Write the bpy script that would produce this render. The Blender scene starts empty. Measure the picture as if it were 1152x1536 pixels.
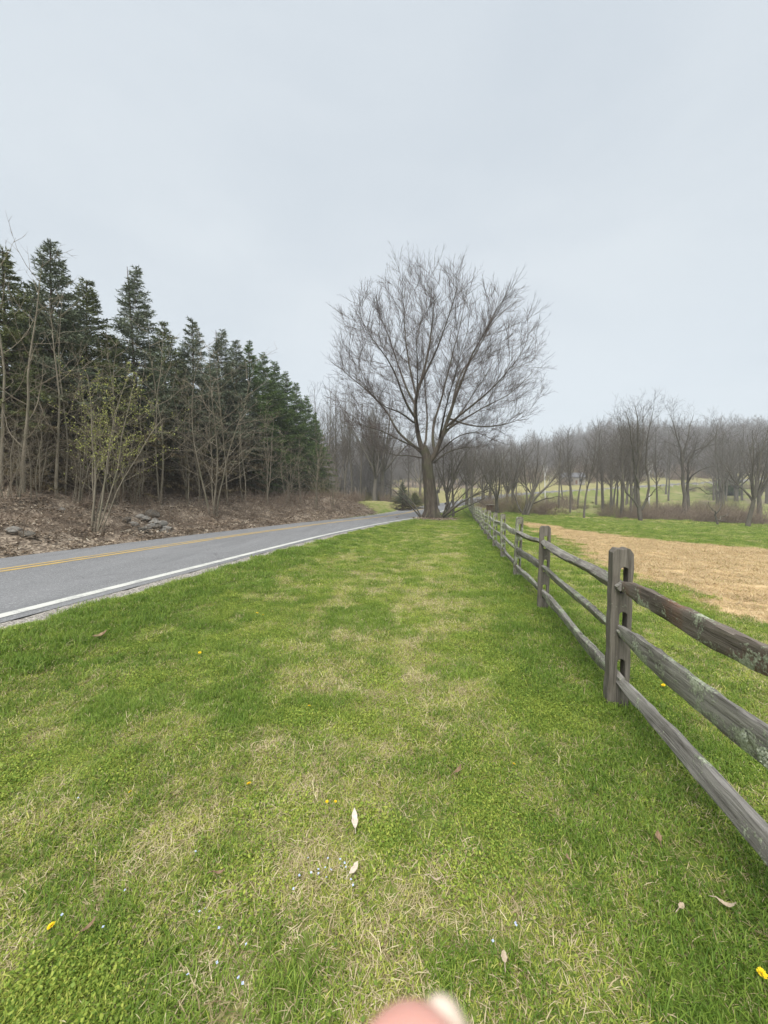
import bpy, bmesh, math, random
import numpy as np
from mathutils import Vector, Matrix

S = bpy.context.scene
COL = S.collection
R = math.radians
NR = np.random.default_rng

# ------------------------------------------------------------------ camera
CAMH, F, CX, CY, HY = 1.56, 576.0, 576.0, 768.0, 755.0
PITCH = math.atan((CY - HY) / F)
cam_d = bpy.data.cameras.new('camera')
cam = bpy.data.objects.new('camera', cam_d)
COL.objects.link(cam)
cam.location = (0, 0, CAMH)
cam.rotation_euler = (R(90) - PITCH, 0, 0)
cam_d.sensor_fit = 'HORIZONTAL'
cam_d.sensor_width = 36
cam_d.lens = 18
cam_d.clip_start = 0.005
cam_d.clip_end = 4000
cam_d.dof.use_dof = True
cam_d.dof.focus_distance = 6.0
cam_d.dof.aperture_fstop = 9.0
S.camera = cam

def ray(px, py):
    yc = -(py - CY) / F
    xc = (px - CX) / F
    c, s = math.cos(PITCH), math.sin(PITCH)
    d = Vector((xc, c + s * yc, -s + c * yc))
    return d / d.y

def at(px, py, Y):
    d = ray(px, py)
    return Vector((d.x * Y, Y, CAMH + d.z * Y))

# ------------------------------------------------------------------ noise
def _hash(ix, iy, seed):
    h = (ix.astype(np.int64) * 374761393 + iy.astype(np.int64) * 668265263 + seed * 974634777) & 0x7fffffff
    h = ((h ^ (h >> 13)) * 1274126177) & 0x7fffffff
    h = ((h ^ (h >> 16)) * 1103515245) & 0x7fffffff
    return ((h >> 7) & 0xffff) / 65535.0

def vnoise(x, y, seed=0):
    x = np.asarray(x, float); y = np.asarray(y, float)
    ix = np.floor(x); iy = np.floor(y)
    fx = x - ix; fy = y - iy
    fx = fx * fx * (3 - 2 * fx); fy = fy * fy * (3 - 2 * fy)
    a = _hash(ix, iy, seed); b = _hash(ix + 1, iy, seed)
    c = _hash(ix, iy + 1, seed); d = _hash(ix + 1, iy + 1, seed)
    return (a * (1 - fx) + b * fx) * (1 - fy) + (c * (1 - fx) + d * fx) * fy

def fbm(x, y, seed=0, o=3):
    t = 0; a = 1; n = 0
    for i in range(o):
        t = t + a * vnoise(np.asarray(x) * 2 ** i, np.asarray(y) * 2 ** i, seed + i * 17)
        n += a; a *= .55
    return t / n

def sst(a, b, x):
    t = np.clip((np.asarray(x, float) - a) / (b - a), 0, 1)
    return t * t * (3 - 2 * t)

# ------------------------------------------------------------------ terrain
FX0, FS = 1.21, 0.2                      # fence line  X = FX0 + FS*Y
FN = math.sqrt(1 + FS * FS)
def fence_u(x, y): return (x - FX0 - FS * y) / FN

def P(y):
    return np.interp(y, [0, 20, 34, 45, 62, 80, 98, 120, 140, 200, 280, 400, 700, 3000],
                        [0, 0, .2, .4, .9, 1.8, 4., 6.6, 9.8, 17, 27, 32, 34, 34])

# near white line of the road (x, y)
LINE = np.array([(-10.3, -30), (-8.6, -20), (-6.9, -10), (-5.23, 0), (-4.48, 4.48), (-3.87, 8.07), (-2.25, 17.0),
                 (-.5, 23.5), (2.5, 33), (6.3, 45), (11.0, 61), (19.5, 79), (38, 98), (79, 120), (130, 140), (200, 165), (320, 205)])
def catmull(pts, n=24):
    out = []
    for i in range(len(pts) - 1):
        p0 = pts[max(i - 1, 0)]; p1 = pts[i]; p2 = pts[i + 1]; p3 = pts[min(i + 2, len(pts) - 1)]
        for k in range(n):
            t = k / n
            out.append(.5 * ((2 * p1) + (p2 - p0) * t + (2 * p0 - 5 * p1 + 4 * p2 - p3) * t * t + (3 * p1 - p0 - 3 * p2 + p3) * t ** 3))
    out.append(pts[-1])
    return np.array(out)
def resample(pl, step):
    seg = np.linalg.norm(np.diff(pl, axis=0), axis=1)
    s = np.concatenate([[0], np.cumsum(seg)])
    t = np.arange(0, s[-1], step)
    return np.stack([np.interp(t, s, pl[:, k]) for k in range(pl.shape[1])], 1)
RL = resample(catmull(LINE), .5)
RT = np.gradient(RL, axis=0); RT /= np.linalg.norm(RT, axis=1)[:, None]
RNL = np.stack([-RT[:, 1], RT[:, 0]], 1)                 # to the left
RZ = P(RL[:, 1]) + .2 * (1 - sst(20, 42, RL[:, 1]))
RW = 6.15                                                # line to far edge

def road_s(x, y):
    """signed distance left of the near white line, and the road height there"""
    x = np.asarray(x, float).ravel(); y = np.asarray(y, float).ravel()
    s = np.empty_like(x); z = np.empty_like(x)
    for a in range(0, len(x), 20000):
        X = x[a:a + 20000]; Y = y[a:a + 20000]
        d2 = (X[:, None] - RL[None, :, 0]) ** 2 + (Y[:, None] - RL[None, :, 1]) ** 2
        i = np.argmin(d2, 1)
        dx = X - RL[i, 0]; dy = Y - RL[i, 1]
        sg = dx * RNL[i, 0] + dy * RNL[i, 1]
        s[a:a + 20000] = np.sign(sg) * np.sqrt(d2[np.arange(len(i)), i])
        z[a:a + 20000] = RZ[i]
    return s, z

def crown_z(s): return -.02 * np.maximum(s - 3.7, 0)

def terrain(x, y):
    shp = np.shape(x)
    x = np.asarray(x, float).ravel(); y = np.asarray(y, float).ravel()
    u = fence_u(x, y)
    z = P(y) - .045 * np.clip(u, 0, 50)
    # left hill behind the spruces
    z = z + .0 * x
    s, zr = road_s(x, y)
    t = s - RW
    bank_h = 1.95 * (1 - sst(38, 52, y)) + 1.1 * sst(38, 52, y) * (1 - sst(58, 72, y))
    wid = 5.2 - 1.5 * sst(30, 45, y)
    bank = bank_h * np.clip(sst(.3, 1, t / wid) * .62 + sst(0, .55, t / wid) * .38, 0, 1)
    rough = (fbm(x * .9, y * .9, 5, 3) - .5) * .34 * sst(.3, 1.5, t) * (1 - sst(50, 80, y))
    zl = np.maximum(zr - .12, P(y)) + bank + rough
    left = sst(0, 1.0, t)
    z = z * (1 - left) + zl * left
    # shoulder on the lawn side
    lawn = sst(-2.6, -.35, s)
    z = z * (1 - lawn) + zr * lawn * (s < RW * .5) + z * lawn * (s >= RW * .5)
    on = (s > -.04) & (s < RW + .2)
    z = np.where(on, zr + crown_z(s) - .045, z)
    bump = (fbm(x * 1.3, y * 1.3, 9, 3) - .5) * .06 * sst(.4, 1.5, -s) * (1 - sst(40, 90, y))
    z = z + bump
    z = z + 15 * sst(140, 250, y) * sst(.30, .62, x / np.maximum(y, 1))
    z = z + (fbm(x * .03, y * .03, 31, 3) - .5) * 8 * sst(150, 320, y)
    return z.reshape(shp)

def spaced(stops):
    out = [stops[0][0]]
    for (a, b, d) in [(stops[i][0], stops[i + 1][0], stops[i][1]) for i in range(len(stops) - 1)]:
        n = max(1, round((b - a) / d)); out += list(a + (b - a) * (np.arange(n) + 1) / n)
    return out
geo = lambda a, b, n: list(a * (b / a) ** (np.arange(1, n + 1) / n))
GX = np.array([-v for v in geo(70, 700, 14)][::-1] + spaced([(-70, 2), (-24, .25), (14, .5), (40, 1.5), (150, 1)]) + geo(150, 700, 13))
GY = np.array([-v for v in geo(12, 150, 8)][::-1] + spaced([(-12, 1), (-3, .25), (46, .5), (72, 1.5), (170, 1)]) + geo(170, 800, 16))
GXX, GYY = np.meshgrid(GX, GY)
GZ = terrain(GXX, GYY)

def gz(x, y):
    """height of the ground mesh (bilinear)"""
    x = np.asarray(x, float); y = np.asarray(y, float)
    i = np.clip(np.searchsorted(GX, x) - 1, 0, len(GX) - 2); j = np.clip(np.searchsorted(GY, y) - 1, 0, len(GY) - 2)
    fx = (x - GX[i]) / (GX[i + 1] - GX[i]); fy = (y - GY[j]) / (GY[j + 1] - GY[j])
    return (GZ[j, i] * (1 - fx) + GZ[j, i + 1] * fx) * (1 - fy) + (GZ[j + 1, i] * (1 - fx) + GZ[j + 1, i + 1] * fx) * fy

def ghit(px, py):
    d = ray(px, py)
    Y = np.arange(1, 160, .05)
    dz = CAMH + d.z * Y - gz(d.x * Y, Y)
    k = np.argmax(dz < 0)
    Yk = Y[k] if dz[k] < 0 else 60.
    return Vector((d.x * Yk, Yk, float(gz(d.x * Yk, Yk))))

def gpt(px, Y):
    x = (px - CX) / F * Y * (1.0)
    return Vector((x, Y, float(gz(x, Y))))

# ------------------------------------------------------------------ mesh helpers
def fast_mesh(name, verts, faces4=None, faces3=None, attrs=None, smooth=True):
    me = bpy.data.meshes.new(name)
    verts = np.asarray(verts, np.float32)
    n4 = 0 if faces4 is None else len(faces4); n3 = 0 if faces3 is None else len(faces3)
    me.vertices.add(len(verts)); me.vertices.foreach_set('co', verts.ravel())
    loops = []
    if n4: loops.append(np.asarray(faces4, np.int32).ravel())
    if n3: loops.append(np.asarray(faces3, np.int32).ravel())
    loops = np.concatenate(loops)
    me.loops.add(len(loops)); me.loops.foreach_set('vertex_index', loops)
    st = np.concatenate([np.arange(n4) * 4, n4 * 4 + np.arange(n3) * 3]).astype(np.int32)
    me.polygons.add(n4 + n3); me.polygons.foreach_set('loop_start', st)
    me.polygons.foreach_set('use_smooth', np.full(n4 + n3, smooth))
    for k, v in (attrs or {}).items():
        v = np.asarray(v, np.float32)
        a = me.attributes.new(k, 'FLOAT' if v.ndim == 1 else 'FLOAT_COLOR', 'POINT')
        a.data.foreach_set('value' if v.ndim == 1 else 'color', v.ravel())
    me.update(calc_edges=True)
    return me

def link(name, me, mat=None, parent=None, label=None, cat=None, group=None, kind=None):
    o = bpy.data.objects.new(name, me)
    COL.objects.link(o)
    if mat and me is not None and not me.materials: me.materials.append(mat)
    if parent: o.parent = parent
    tag(o, label, cat, group, kind)
    return o
def tag(o, label=None, cat=None, group=None, kind=None):
    if label: o['label'] = label
    if cat: o['category'] = cat
    if group: o['group'] = group
    if kind: o['kind'] = kind
def empty(name, loc, rz=0, label=None, cat=None, group=None):
    o = bpy.data.objects.new(name, None); COL.objects.link(o)
    o.location = loc; o.rotation_euler = (0, 0, rz); o.empty_display_size = .2
    tag(o, label, cat, group)
    return o
def copy_tree(o, loc, rz, sc, label, group=None):
    c = o.copy(); COL.objects.link(c)
    c.location = loc; c.rotation_euler = (0, 0, rz); c.scale = sc if not np.isscalar(sc) else (sc,) * 3
    c['label'] = label
    if group: c['group'] = group
    elif 'group' in c: del c['group']
    for ch in list(o.children):
        d = ch.copy(); COL.objects.link(d); d.parent = c
        d.matrix_parent_inverse = Matrix.Identity(4)
        for g in list(ch.children):
            e = g.copy(); COL.objects.link(e); e.parent = d
    return c

def tubes(strands):
    """strands: list of (pts list, radii list, sides, tint) -> verts, quads, tint"""
    groups = {}
    for st in strands: groups.setdefault((len(st[0]), st[2]), []).append(st)
    V = []; Q = []; T = []; base = 0
    for (n, k), L in groups.items():
        p = np.array([s[0] for s in L], float); r = np.array([s[1] for s in L], float)
        t = np.gradient(p, axis=1); t /= np.linalg.norm(t, axis=2)[..., None] + 1e-9
        mean = t.mean(1)
        ref = np.where(np.abs(mean[:, 2:3]) < .9, np.array([[0, 0, 1.]]), np.array([[1., 0, 0]]))[:, None, :]
        a = np.cross(t, ref); a /= np.linalg.norm(a, axis=2)[..., None] + 1e-9
        b = np.cross(t, a)
        ang = np.arange(k) / k * 2 * np.pi
        ring = p[:, :, None, :] + r[:, :, None, None] * (np.cos(ang)[None, None, :, None] * a[:, :, None, :] + np.sin(ang)[None, None, :, None] * b[:, :, None, :])
        V.append(ring.reshape(-1, 3))
        m = len(L)
        idx = base + np.arange(m * n * k).reshape(m, n, k)
        nx = np.roll(idx, -1, axis=2)
        Q.append(np.stack([idx[:, :-1], nx[:, :-1], nx[:, 1:], idx[:, 1:]], -1).reshape(-1, 4))
        T.append(np.repeat(np.array([s[3] for s in L], float), n * k))
        base += m * n * k
    return np.concatenate(V), np.concatenate(Q), np.concatenate(T)
def tube_mesh(name, strands):
    v, q, t = tubes(strands)
    return fast_mesh(name, v, q, None, {'tint': t})

# ------------------------------------------------------------------ materials
def mat_new(name):
    m = bpy.data.materials.new(name); m.use_nodes = True
    nt = m.node_tree
    for n in list(nt.nodes): nt.nodes.remove(n)
    out = nt.nodes.new('ShaderNodeOutputMaterial'); b = nt.nodes.new('ShaderNodeBsdfPrincipled')
    nt.links.new(b.outputs[0], out.inputs[0])
    b.inputs['Roughness'].default_value = .8
    b.inputs['Specular IOR Level'].default_value = .25
    return m, nt, b
class NB:
    def __init__(s, nt): s.nt = nt
    def n(s, t, **kw):
        nd = s.nt.nodes.new('ShaderNode' + t)
        for k, v in kw.items(): setattr(nd, k, v)
        return nd
    def l(s, a, b): s.nt.links.new(a, b)
    def pos(s): return s.n('NewGeometry').outputs['Position']
    def obj(s): return s.n('TexCoord').outputs['Object']
    def mapped(s, src, scale=(1, 1, 1), rot=(0, 0, 0), loc=(0, 0, 0)):
        m = s.n('Mapping'); s.l(src, m.inputs[0])
        m.inputs['Scale'].default_value = scale; m.inputs['Rotation'].default_value = rot; m.inputs['Location'].default_value = loc
        return m.outputs[0]
    def noise(s, src, scale=1, detail=3, rough=.55, dist=0):
        t = s.n('TexNoise'); s.l(src, t.inputs['Vector'])
        t.inputs['Scale'].default_value = scale; t.inputs['Detail'].default_value = detail
        t.inputs['Roughness'].default_value = rough; t.inputs['Distortion'].default_value = dist
        return t.outputs['Fac']
    def voro(s, src, scale=1, feat='F1', out='Distance'):
        t = s.n('TexVoronoi'); t.feature = feat; s.l(src, t.inputs['Vector']); t.inputs['Scale'].default_value = scale
        return t.outputs[out]
    def ramp(s, fac, stops, interp='LINEAR'):
        r = s.n('ValToRGB'); s.l(fac, r.inputs[0]); r.color_ramp.interpolation = interp
        e = r.color_ramp.elements
        while len(e) < len(stops): e.new(.5)
        for i, (p, c) in enumerate(stops):
            e[i].position = p; e[i].color = (c[0], c[1], c[2], 1) if not np.isscalar(c) else (c, c, c, 1)
        return r.outputs[0]
    def mix(s, fac, a, b, mode='MIX'):
        m = s.n('Mix'); m.data_type = 'RGBA'; m.blend_type = mode; m.clamp_factor = True
        for inp, v in ((m.inputs[0], fac), (m.inputs[6], a), (m.inputs[7], b)):
            if hasattr(v, 'is_output'): s.l(v, inp)
            elif np.isscalar(v): inp.default_value = v
            else: inp.default_value = (v[0], v[1], v[2], 1)
        return m.outputs[2]
    def math(s, op, a, b=0., c=None, clamp=False):
        m = s.n('Math'); m.operation = op; m.use_clamp = clamp
        for inp, v in ((m.inputs[0], a), (m.inputs[1], b)) + (((m.inputs[2], c),) if c is not None else ()):
            if hasattr(v, 'is_output'): s.l(v, inp)
            else: inp.default_value = v
        return m.outputs[0]
    def attr(s, name, typ='GEOMETRY', out='Fac'):
        a = s.n('Attribute'); a.attribute_name = name; a.attribute_type = typ
        return a.outputs[out]
    def bump(s, h, strength=.3, dist=.02):
        b = s.n('Bump'); b.inputs['Strength'].default_value = strength; b.inputs['Distance'].default_value = dist
        s.l(h, b.inputs['Height']); return b.outputs[0]

def leafy(name, stops, rough=.55, trans=.38, inst=True, spec=.25):
    """blade / leaf material: colour from a per-blade attribute and a per-clump one"""
    m, nt, b = mat_new(name); q = NB(nt)
    t = q.attr('tint')
    if inst:
        p = q.attr('ptint', 'INSTANCER')
        t = q.math('ADD', q.math('MULTIPLY', t, .55), q.math('MULTIPLY', p, .45))
    c = q.ramp(t, stops)
    q.l(c, b.inputs['Base Color']); b.inputs['Roughness'].default_value = rough
    b.inputs['Specular IOR Level'].default_value = spec
    if trans:
        tr = q.n('BsdfTranslucent'); q.l(c, tr.inputs[0])
        mx = q.n('MixShader'); mx.inputs[0].default_value = trans
        q.l(b.outputs[0], mx.inputs[1]); q.l(tr.outputs[0], mx.inputs[2])
        q.l(mx.outputs[0], nt.nodes['Material Output'].inputs[0])
    return m

def bark(name, dark, light, scale=6, moss=None, bumpd=.02):
    m, nt, b = mat_new(name); q = NB(nt)
    o = q.obj()
    n1 = q.noise(q.mapped(o, (scale, scale, scale * .18)), 1, 5, .65)
    n2 = q.noise(o, 1.3, 3)
    c = q.ramp(n1, [(.3, dark), (.7, light)])
    c = q.mix(q.math('MULTIPLY', q.attr('tint'), .5), c, light)
    if moss: c = q.mix(q.ramp(n2, [(.5, 0), (.62, .7)]), c, moss)
    q.l(c, b.inputs['Base Color']); b.inputs['Roughness'].default_value = .9
    b.inputs['Specular IOR Level'].default_value = .15
    q.l(q.bump(n1, .6, bumpd), b.inputs['Normal'])
    return m

M_bark_big = bark('bark_dark', (.022, .017, .013), (.135, .113, .088), 6, (.075, .075, .042), .09)
M_twig_big = bark('twig_redgrey', (.05, .037, .031), (.115, .088, .075), 8)
M_bark_grey = bark('bark_grey', (.045, .039, .032), (.15, .135, .112), 7, (.095, .095, .06))
M_twig_grey = bark('twig_grey', (.065, .057, .048), (.135, .12, .10), 8)
M_bark_tan = bark('bark_tan', (.09, .078, .058), (.25, .22, .165), 12, (.14, .138, .085))
M_twig_haze_tint = bark('twig_haze_tint', (.13, .12, .113), (.25, .237, .222), 2)  # far woods' twigs: distance haze put into the colour, paler and greyer
M_twig_tan = bark('twig_tan', (.15, .125, .09), (.28, .24, .18), 10)
M_bark_pale = bark('bark_pale', (.42, .41, .38), (.72, .70, .66), 9)
M_bark_spruce = bark('bark_spruce', (.04, .028, .022), (.12, .085, .065), 7)
M_twig_dead = bark('twig_dead', (.065, .045, .032), (.15, .11, .08), 9)
M_brush = bark('brush_brown', (.12, .09, .066), (.26, .205, .155), 9)

# ------------------------------------------------------------------ ground sheet
n = len(GX); mrows = len(GY)
vx = GXX.ravel(); vy = GYY.ravel()
s_r, _ = road_s(vx, vy)
u_f = fence_u(vx, vy)
def poly_in(x, y, poly):
    """signed soft distance inside a polygon (positive inside)"""
    poly = np.array(poly, float); inside = np.zeros(len(x), bool); dmin = np.full(len(x), 1e9)
    for i in range(len(poly)):
        a = poly[i]; b = poly[(i + 1) % len(poly)]
        cond = ((a[1] > y) != (b[1] > y)) & (x < (b[0] - a[0]) * (y - a[1]) / (b[1] - a[1] + 1e-12) + a[0])
        inside ^= cond
        e = b - a; t = np.clip(((x - a[0]) * e[0] + (y - a[1]) * e[1]) / (e @ e), 0, 1)
        dmin = np.minimum(dmin, np.hypot(x - a[0] - t * e[0], y - a[1] - t * e[1]))
    return np.where(inside, dmin, -dmin)
STRAW = [(4.6, -6), (4.9, 2.2), (5.5, 4.9), (6.1, 8.5), (7.2, 13.5), (9.0, 22), (11.8, 34.5), (12.6, 30), (13.0, 24.5), (14.2, 20.5), (17.5, 18.2), (26, 16), (60, 6), (60, -6)]
BAND = [(17, 45.5), (24, 46.5), (33, 45.5), (42, 44), (60, 41), (60, 43.5), (42, 46.3), (33, 48), (24, 49), (17, 48)]
def straw_mask(x, y):
    w = (fbm(x * .35, y * .35, 77, 3) - .5) * 2.0 + (fbm(x * 1.7, y * 1.7, 78, 3) - .5) * 1.6
    return np.clip(.5 + (poly_in(x, y, STRAW) + w) / 1.4, 0, 1)
def litter_mask(x, y, s):
    t = s - RW
    m = sst(.05, .6, t) * (1 - sst(40, 48, y) * .8) * (1 - sst(8, 14, t) * .35)
    m = np.maximum(m, (1 - sst(1.9, 3.0, np.hypot(x - 4.3, (y - 33.4) * .8))))
    # woodland floor behind the road on the left and on the hills
    m = np.maximum(m, .75 * sst(9, 15, t) * sst(55, 70, y) * (x < 30) * sst(-.3, .3, fbm(x * .08, y * .08, 3) - .35))
    hill = sst(150, 175, y + .12 * x * 0) * 1.0
    m = np.maximum(m, .9 * hill)
    m = np.maximum(m, .55 * sst(.48, .62, fbm(x * .07, y * .10, 88, 4)) * sst(56, 64, y) * (s < -3))
    cr = (sst(49.5, 52, y) * (1 - sst(55, 60, y))) * sst(3, 7, fence_u(x, y))
    m = np.maximum(m, cr * .6)
    return m
def gravel_mask(x, y, s):
    a = (1 - sst(.30, .62, -s + (fbm(x * 1.5, y * 1.5, 41) - .5) * .35)) * (s < 1) * (s > -1.2)
    b = sst(RW - .5, RW, s) * (1 - sst(RW + .1, RW + .45, s))
    return np.maximum(a, b * .8)
def dry_field(x, y):
    """0 lush .. 1 straw-dry, over the lawn"""
    u = fence_u(x, y)
    d = .36 * fbm(x * .7, y * .55, 101, 4) + .64 * fbm(x * 4.0, y * 3.2, 202, 4)
    d = (d - .5) * 1.45 + .46
    d = d - .30 * sst(-1.15, -.5, u) * (1 - sst(.3, 1.0, u)) + .15 * np.exp(-((u + 1.75) / .45) ** 2) + .05 * np.exp(-((x + .2 - .1 * y) / .8) ** 2) * (1 - sst(3, 9, y)) + .10 * np.exp(-((u - 1.8) / .7) ** 2)
    s = (x - np.interp(y, LINE[:, 1], LINE[:, 0]))
    d = d - .16 * np.exp(-((s - 1.3) / .8) ** 2) + .06 * np.exp(-((s - 2.3) / .5) ** 2)
    d = d - .06 * sst(9, 22, y) + .26 * sst(52, 64, y)
    d = d + .26 * sst(-6.6, -8, s) * sst(38, 44, y)
    return np.clip(d, 0, 1)
mask = np.stack([np.maximum(straw_mask(vx, vy), .85 * np.clip(.5 + poly_in(vx, vy, BAND) / 1.2, 0, 1)),
                 litter_mask(vx, vy, s_r), gravel_mask(vx, vy, s_r), dry_field(vx, vy)], 1)
idx = np.arange(n * mrows).reshape(mrows, n)
quads = np.stack([idx[:-1, :-1], idx[:-1, 1:], idx[1:, 1:], idx[1:, :-1]], -1).reshape(-1, 4)
gm = fast_mesh('ground', np.stack([vx, vy, GZ.ravel()], 1), quads, None, {'mask': mask})

M_ground, nt, b = mat_new('ground_mix'); q = NB(nt)
pos = q.pos()
col = q.n('Attribute'); col.attribute_name = 'mask'
sep = q.n('SeparateColor'); q.l(col.outputs['Color'], sep.inputs[0])
fine = q.noise(pos, 38, 5, .7); mid = q.noise(pos, 3.2, 4, .6); big = q.noise(pos, .35, 3)
fl = q.noise(q.mapped(pos, (9, 3, 9)), 3, 4, .7)
dry = q.math('ADD', col.outputs['Alpha'], q.math('MULTIPLY', q.math('SUBTRACT', mid, .5), .7))
dry = q.math('ADD', dry, q.math('MULTIPLY', q.math('SUBTRACT', fine, .5), .8))
lawn_c = q.ramp(dry, [(.1, (.070, .105, .018)), (.38, (.115, .155, .033)), (.6, (.165, .180, .055)), (.9, (.25, .225, .105))])
straw_n = q.noise(q.mapped(pos, (.5, 7, 2), (0, 0, R(-12))), 1.0, 5, .7)
straw_c = q.ramp(q.math('ADD', q.math('MULTIPLY', straw_n, .6), q.math('MULTIPLY', fine, .4)), [(.3, (.29, .19, .088)), (.5, (.47, .335, .172)), (.72, (.61, .47, .28))])
straw_c = q.mix(q.ramp(q.noise(q.mapped(pos, (.25, 1.5, 1), (0, 0, R(-10))), 1, 3), [(.50, 0), (.75, .35)]), straw_c, (.24, .25, .10))
lit_n = q.voro(pos, 16, 'F1', 'Color')
litb = q.n('SeparateColor'); q.l(lit_n, litb.inputs[0])
lit_c = q.ramp(q.math('ADD', q.math('MULTIPLY', litb.outputs[0], .55), q.math('MULTIPLY', fl, .45)), [(.2, (.08, .062, .047)), (.5, (.19, .152, .115)), (.8, (.36, .30, .23))])
lit_c = q.mix(q.ramp(big, [(.52, 0), (.68, .4)]), lit_c, (.16, .105, .07))
gr_v = q.n('SeparateColor'); q.l(q.voro(pos, 55, 'F1', 'Color'), gr_v.inputs[0])
gr_c = q.ramp(gr_v.outputs[0], [(.1, (.13, .12, .105)), (.6, (.27, .25, .22)), (.95, (.42, .39, .35))])
def thr(ch, w=.55, lo=.38, hi=.62):
    v = q.math('ADD', ch, q.math('MULTIPLY', q.math('SUBTRACT', q.math('ADD', q.math('MULTIPLY', mid, .5), q.math('MULTIPLY', fine, .5)), .5), w))
    return q.ramp(v, [(lo, 0), (hi, 1)])
c = q.mix(thr(sep.outputs[0]), lawn_c, straw_c)
c = q.mix(thr(sep.outputs[1]), c, lit_c)
c = q.mix(thr(sep.outputs[2], .8), c, gr_c)
q.l(c, b.inputs['Base Color']); b.inputs['Roughness'].default_value = .95; b.inputs['Specular IOR Level'].default_value = .1
q.l(q.bump(q.math('ADD', fine, q.math('MULTIPLY', lit_n, .3)), .5, .015), b.inputs['Normal'])
link('ground', gm, M_ground, kind='structure')

# ------------------------------------------------------------------ road
def strip(name, offs, mat, dz, lo=None, hi=None):
    sel = np.arange(len(RL))
    if lo is not None: sel = sel[(RL[:, 1] >= lo) & (RL[:, 1] <= hi)]
    V = []
    for o in offs:
        p = RL[sel] + RNL[sel] * o
        far = sst(60, 66, RL[sel, 1])
        zz = RZ[sel] + crown_z(np.full(len(sel), o))
        V.append(np.stack([p[:, 0], p[:, 1], np.maximum(zz, zz * (1 - far) + (gz(p[:, 0], p[:, 1]) + .07) * far) + dz], 1))
    V = np.array(V); k, m_, _ = V.shape
    ix = np.arange(k * m_).reshape(k, m_)
    f = np.stack([ix[:-1, :-1], ix[:-1, 1:], ix[1:, 1:], ix[1:, :-1]], -1).reshape(-1, 4)[:, ::-1]
    return link(name, fast_mesh(name, V.reshape(-1, 3), f), mat, kind='structure')
M_road, nt, b = mat_new('asphalt'); q = NB(nt); pos = q.pos()
a1 = q.noise(pos, 90, 3, .8); a2 = q.noise(q.mapped(pos, (2.2, .25, 1), (0, 0, R(9.5))), 1, 4); a3 = q.noise(pos, .7, 3)
vv = q.n('SeparateColor'); q.l(q.voro(pos, 110, 'F1', 'Color'), vv.inputs[0])
c = q.ramp(q.math('ADD', q.math('MULTIPLY', a1, .45), q.math('MULTIPLY', vv.outputs[0], .55)), [(.25, (.098, .10, .102)), (.55, (.148, .15, .152)), (.8, (.26, .26, .262))])
c = q.mix(q.ramp(a2, [(.4, 0), (.7, .45)]), c, (.20, .202, .205))
c = q.mix(q.ramp(a3, [(.55, 0), (.7, .3)]), c, (.12, .121, .124))
crk = q.voro(q.mapped(pos, (.5, .28, 1)), 1.4, 'DISTANCE_TO_EDGE')
c = q.mix(q.math('MULTIPLY', q.ramp(crk, [(0, 1), (.012, 0)]), q.ramp(a3, [(.48, 0), (.58, .5)])), c, (.06, .06, .063))
c = q.mix(q.ramp(q.noise(q.mapped(pos, (1, .12, 1), (0, 0, R(9.5)), (3, 1, 0)), .9, 2), [(.60, 0), (.62, .35)]), c, (.12, .122, .125))
c = q.mix(q.ramp(q.noise(pos, 26, 2, .5), [(.60, 0), (.68, .35)]), c, (.38, .38, .38))
q.l(c, b.inputs['Base Color']); b.inputs['Roughness'].default_value = .88
q.l(q.bump(a1, .4, .006), b.inputs['Normal'])
def paint(name, colr, wear):
    m, nt, b = mat_new(name); q = NB(nt); pos = q.pos()
    w = q.math('ADD', q.math('MULTIPLY', q.noise(pos, 45, 4, .75), .6), q.math('MULTIPLY', q.noise(pos, 3, 3), .4))
    c = q.mix(q.ramp(w, [(wear, 0), (wear + .14, 1)]), colr, (.17, .172, .18))
    c = q.mix(q.ramp(q.noise(pos, 9, 4), [(.4, 0), (.7, .3)]), c, (colr[0] * .75, colr[1] * .75, colr[2] * .7))
    q.l(c, b.inputs['Base Color']); b.inputs['Roughness'].default_value = .75
    return m
M_white = paint('white_paint', (.50, .50, .46), .50)
M_yellow = paint('yellow_paint', (.42, .29, .085), .49)
strip('road', [-.16, .0, 1, 2, 3, 3.7, 4.6, 5.4, RW], M_road, .006)
def jag(name, o, w, mat, hi): return strip(name, [o - w / 2, o + w / 2], mat, .011, -30, hi)
jag('edge_line', .14, .19, M_white, 64)
jag('center_line', 3.60, .16, M_yellow, 64)
jag('center_line', 3.94, .16, M_yellow, 64)

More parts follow.
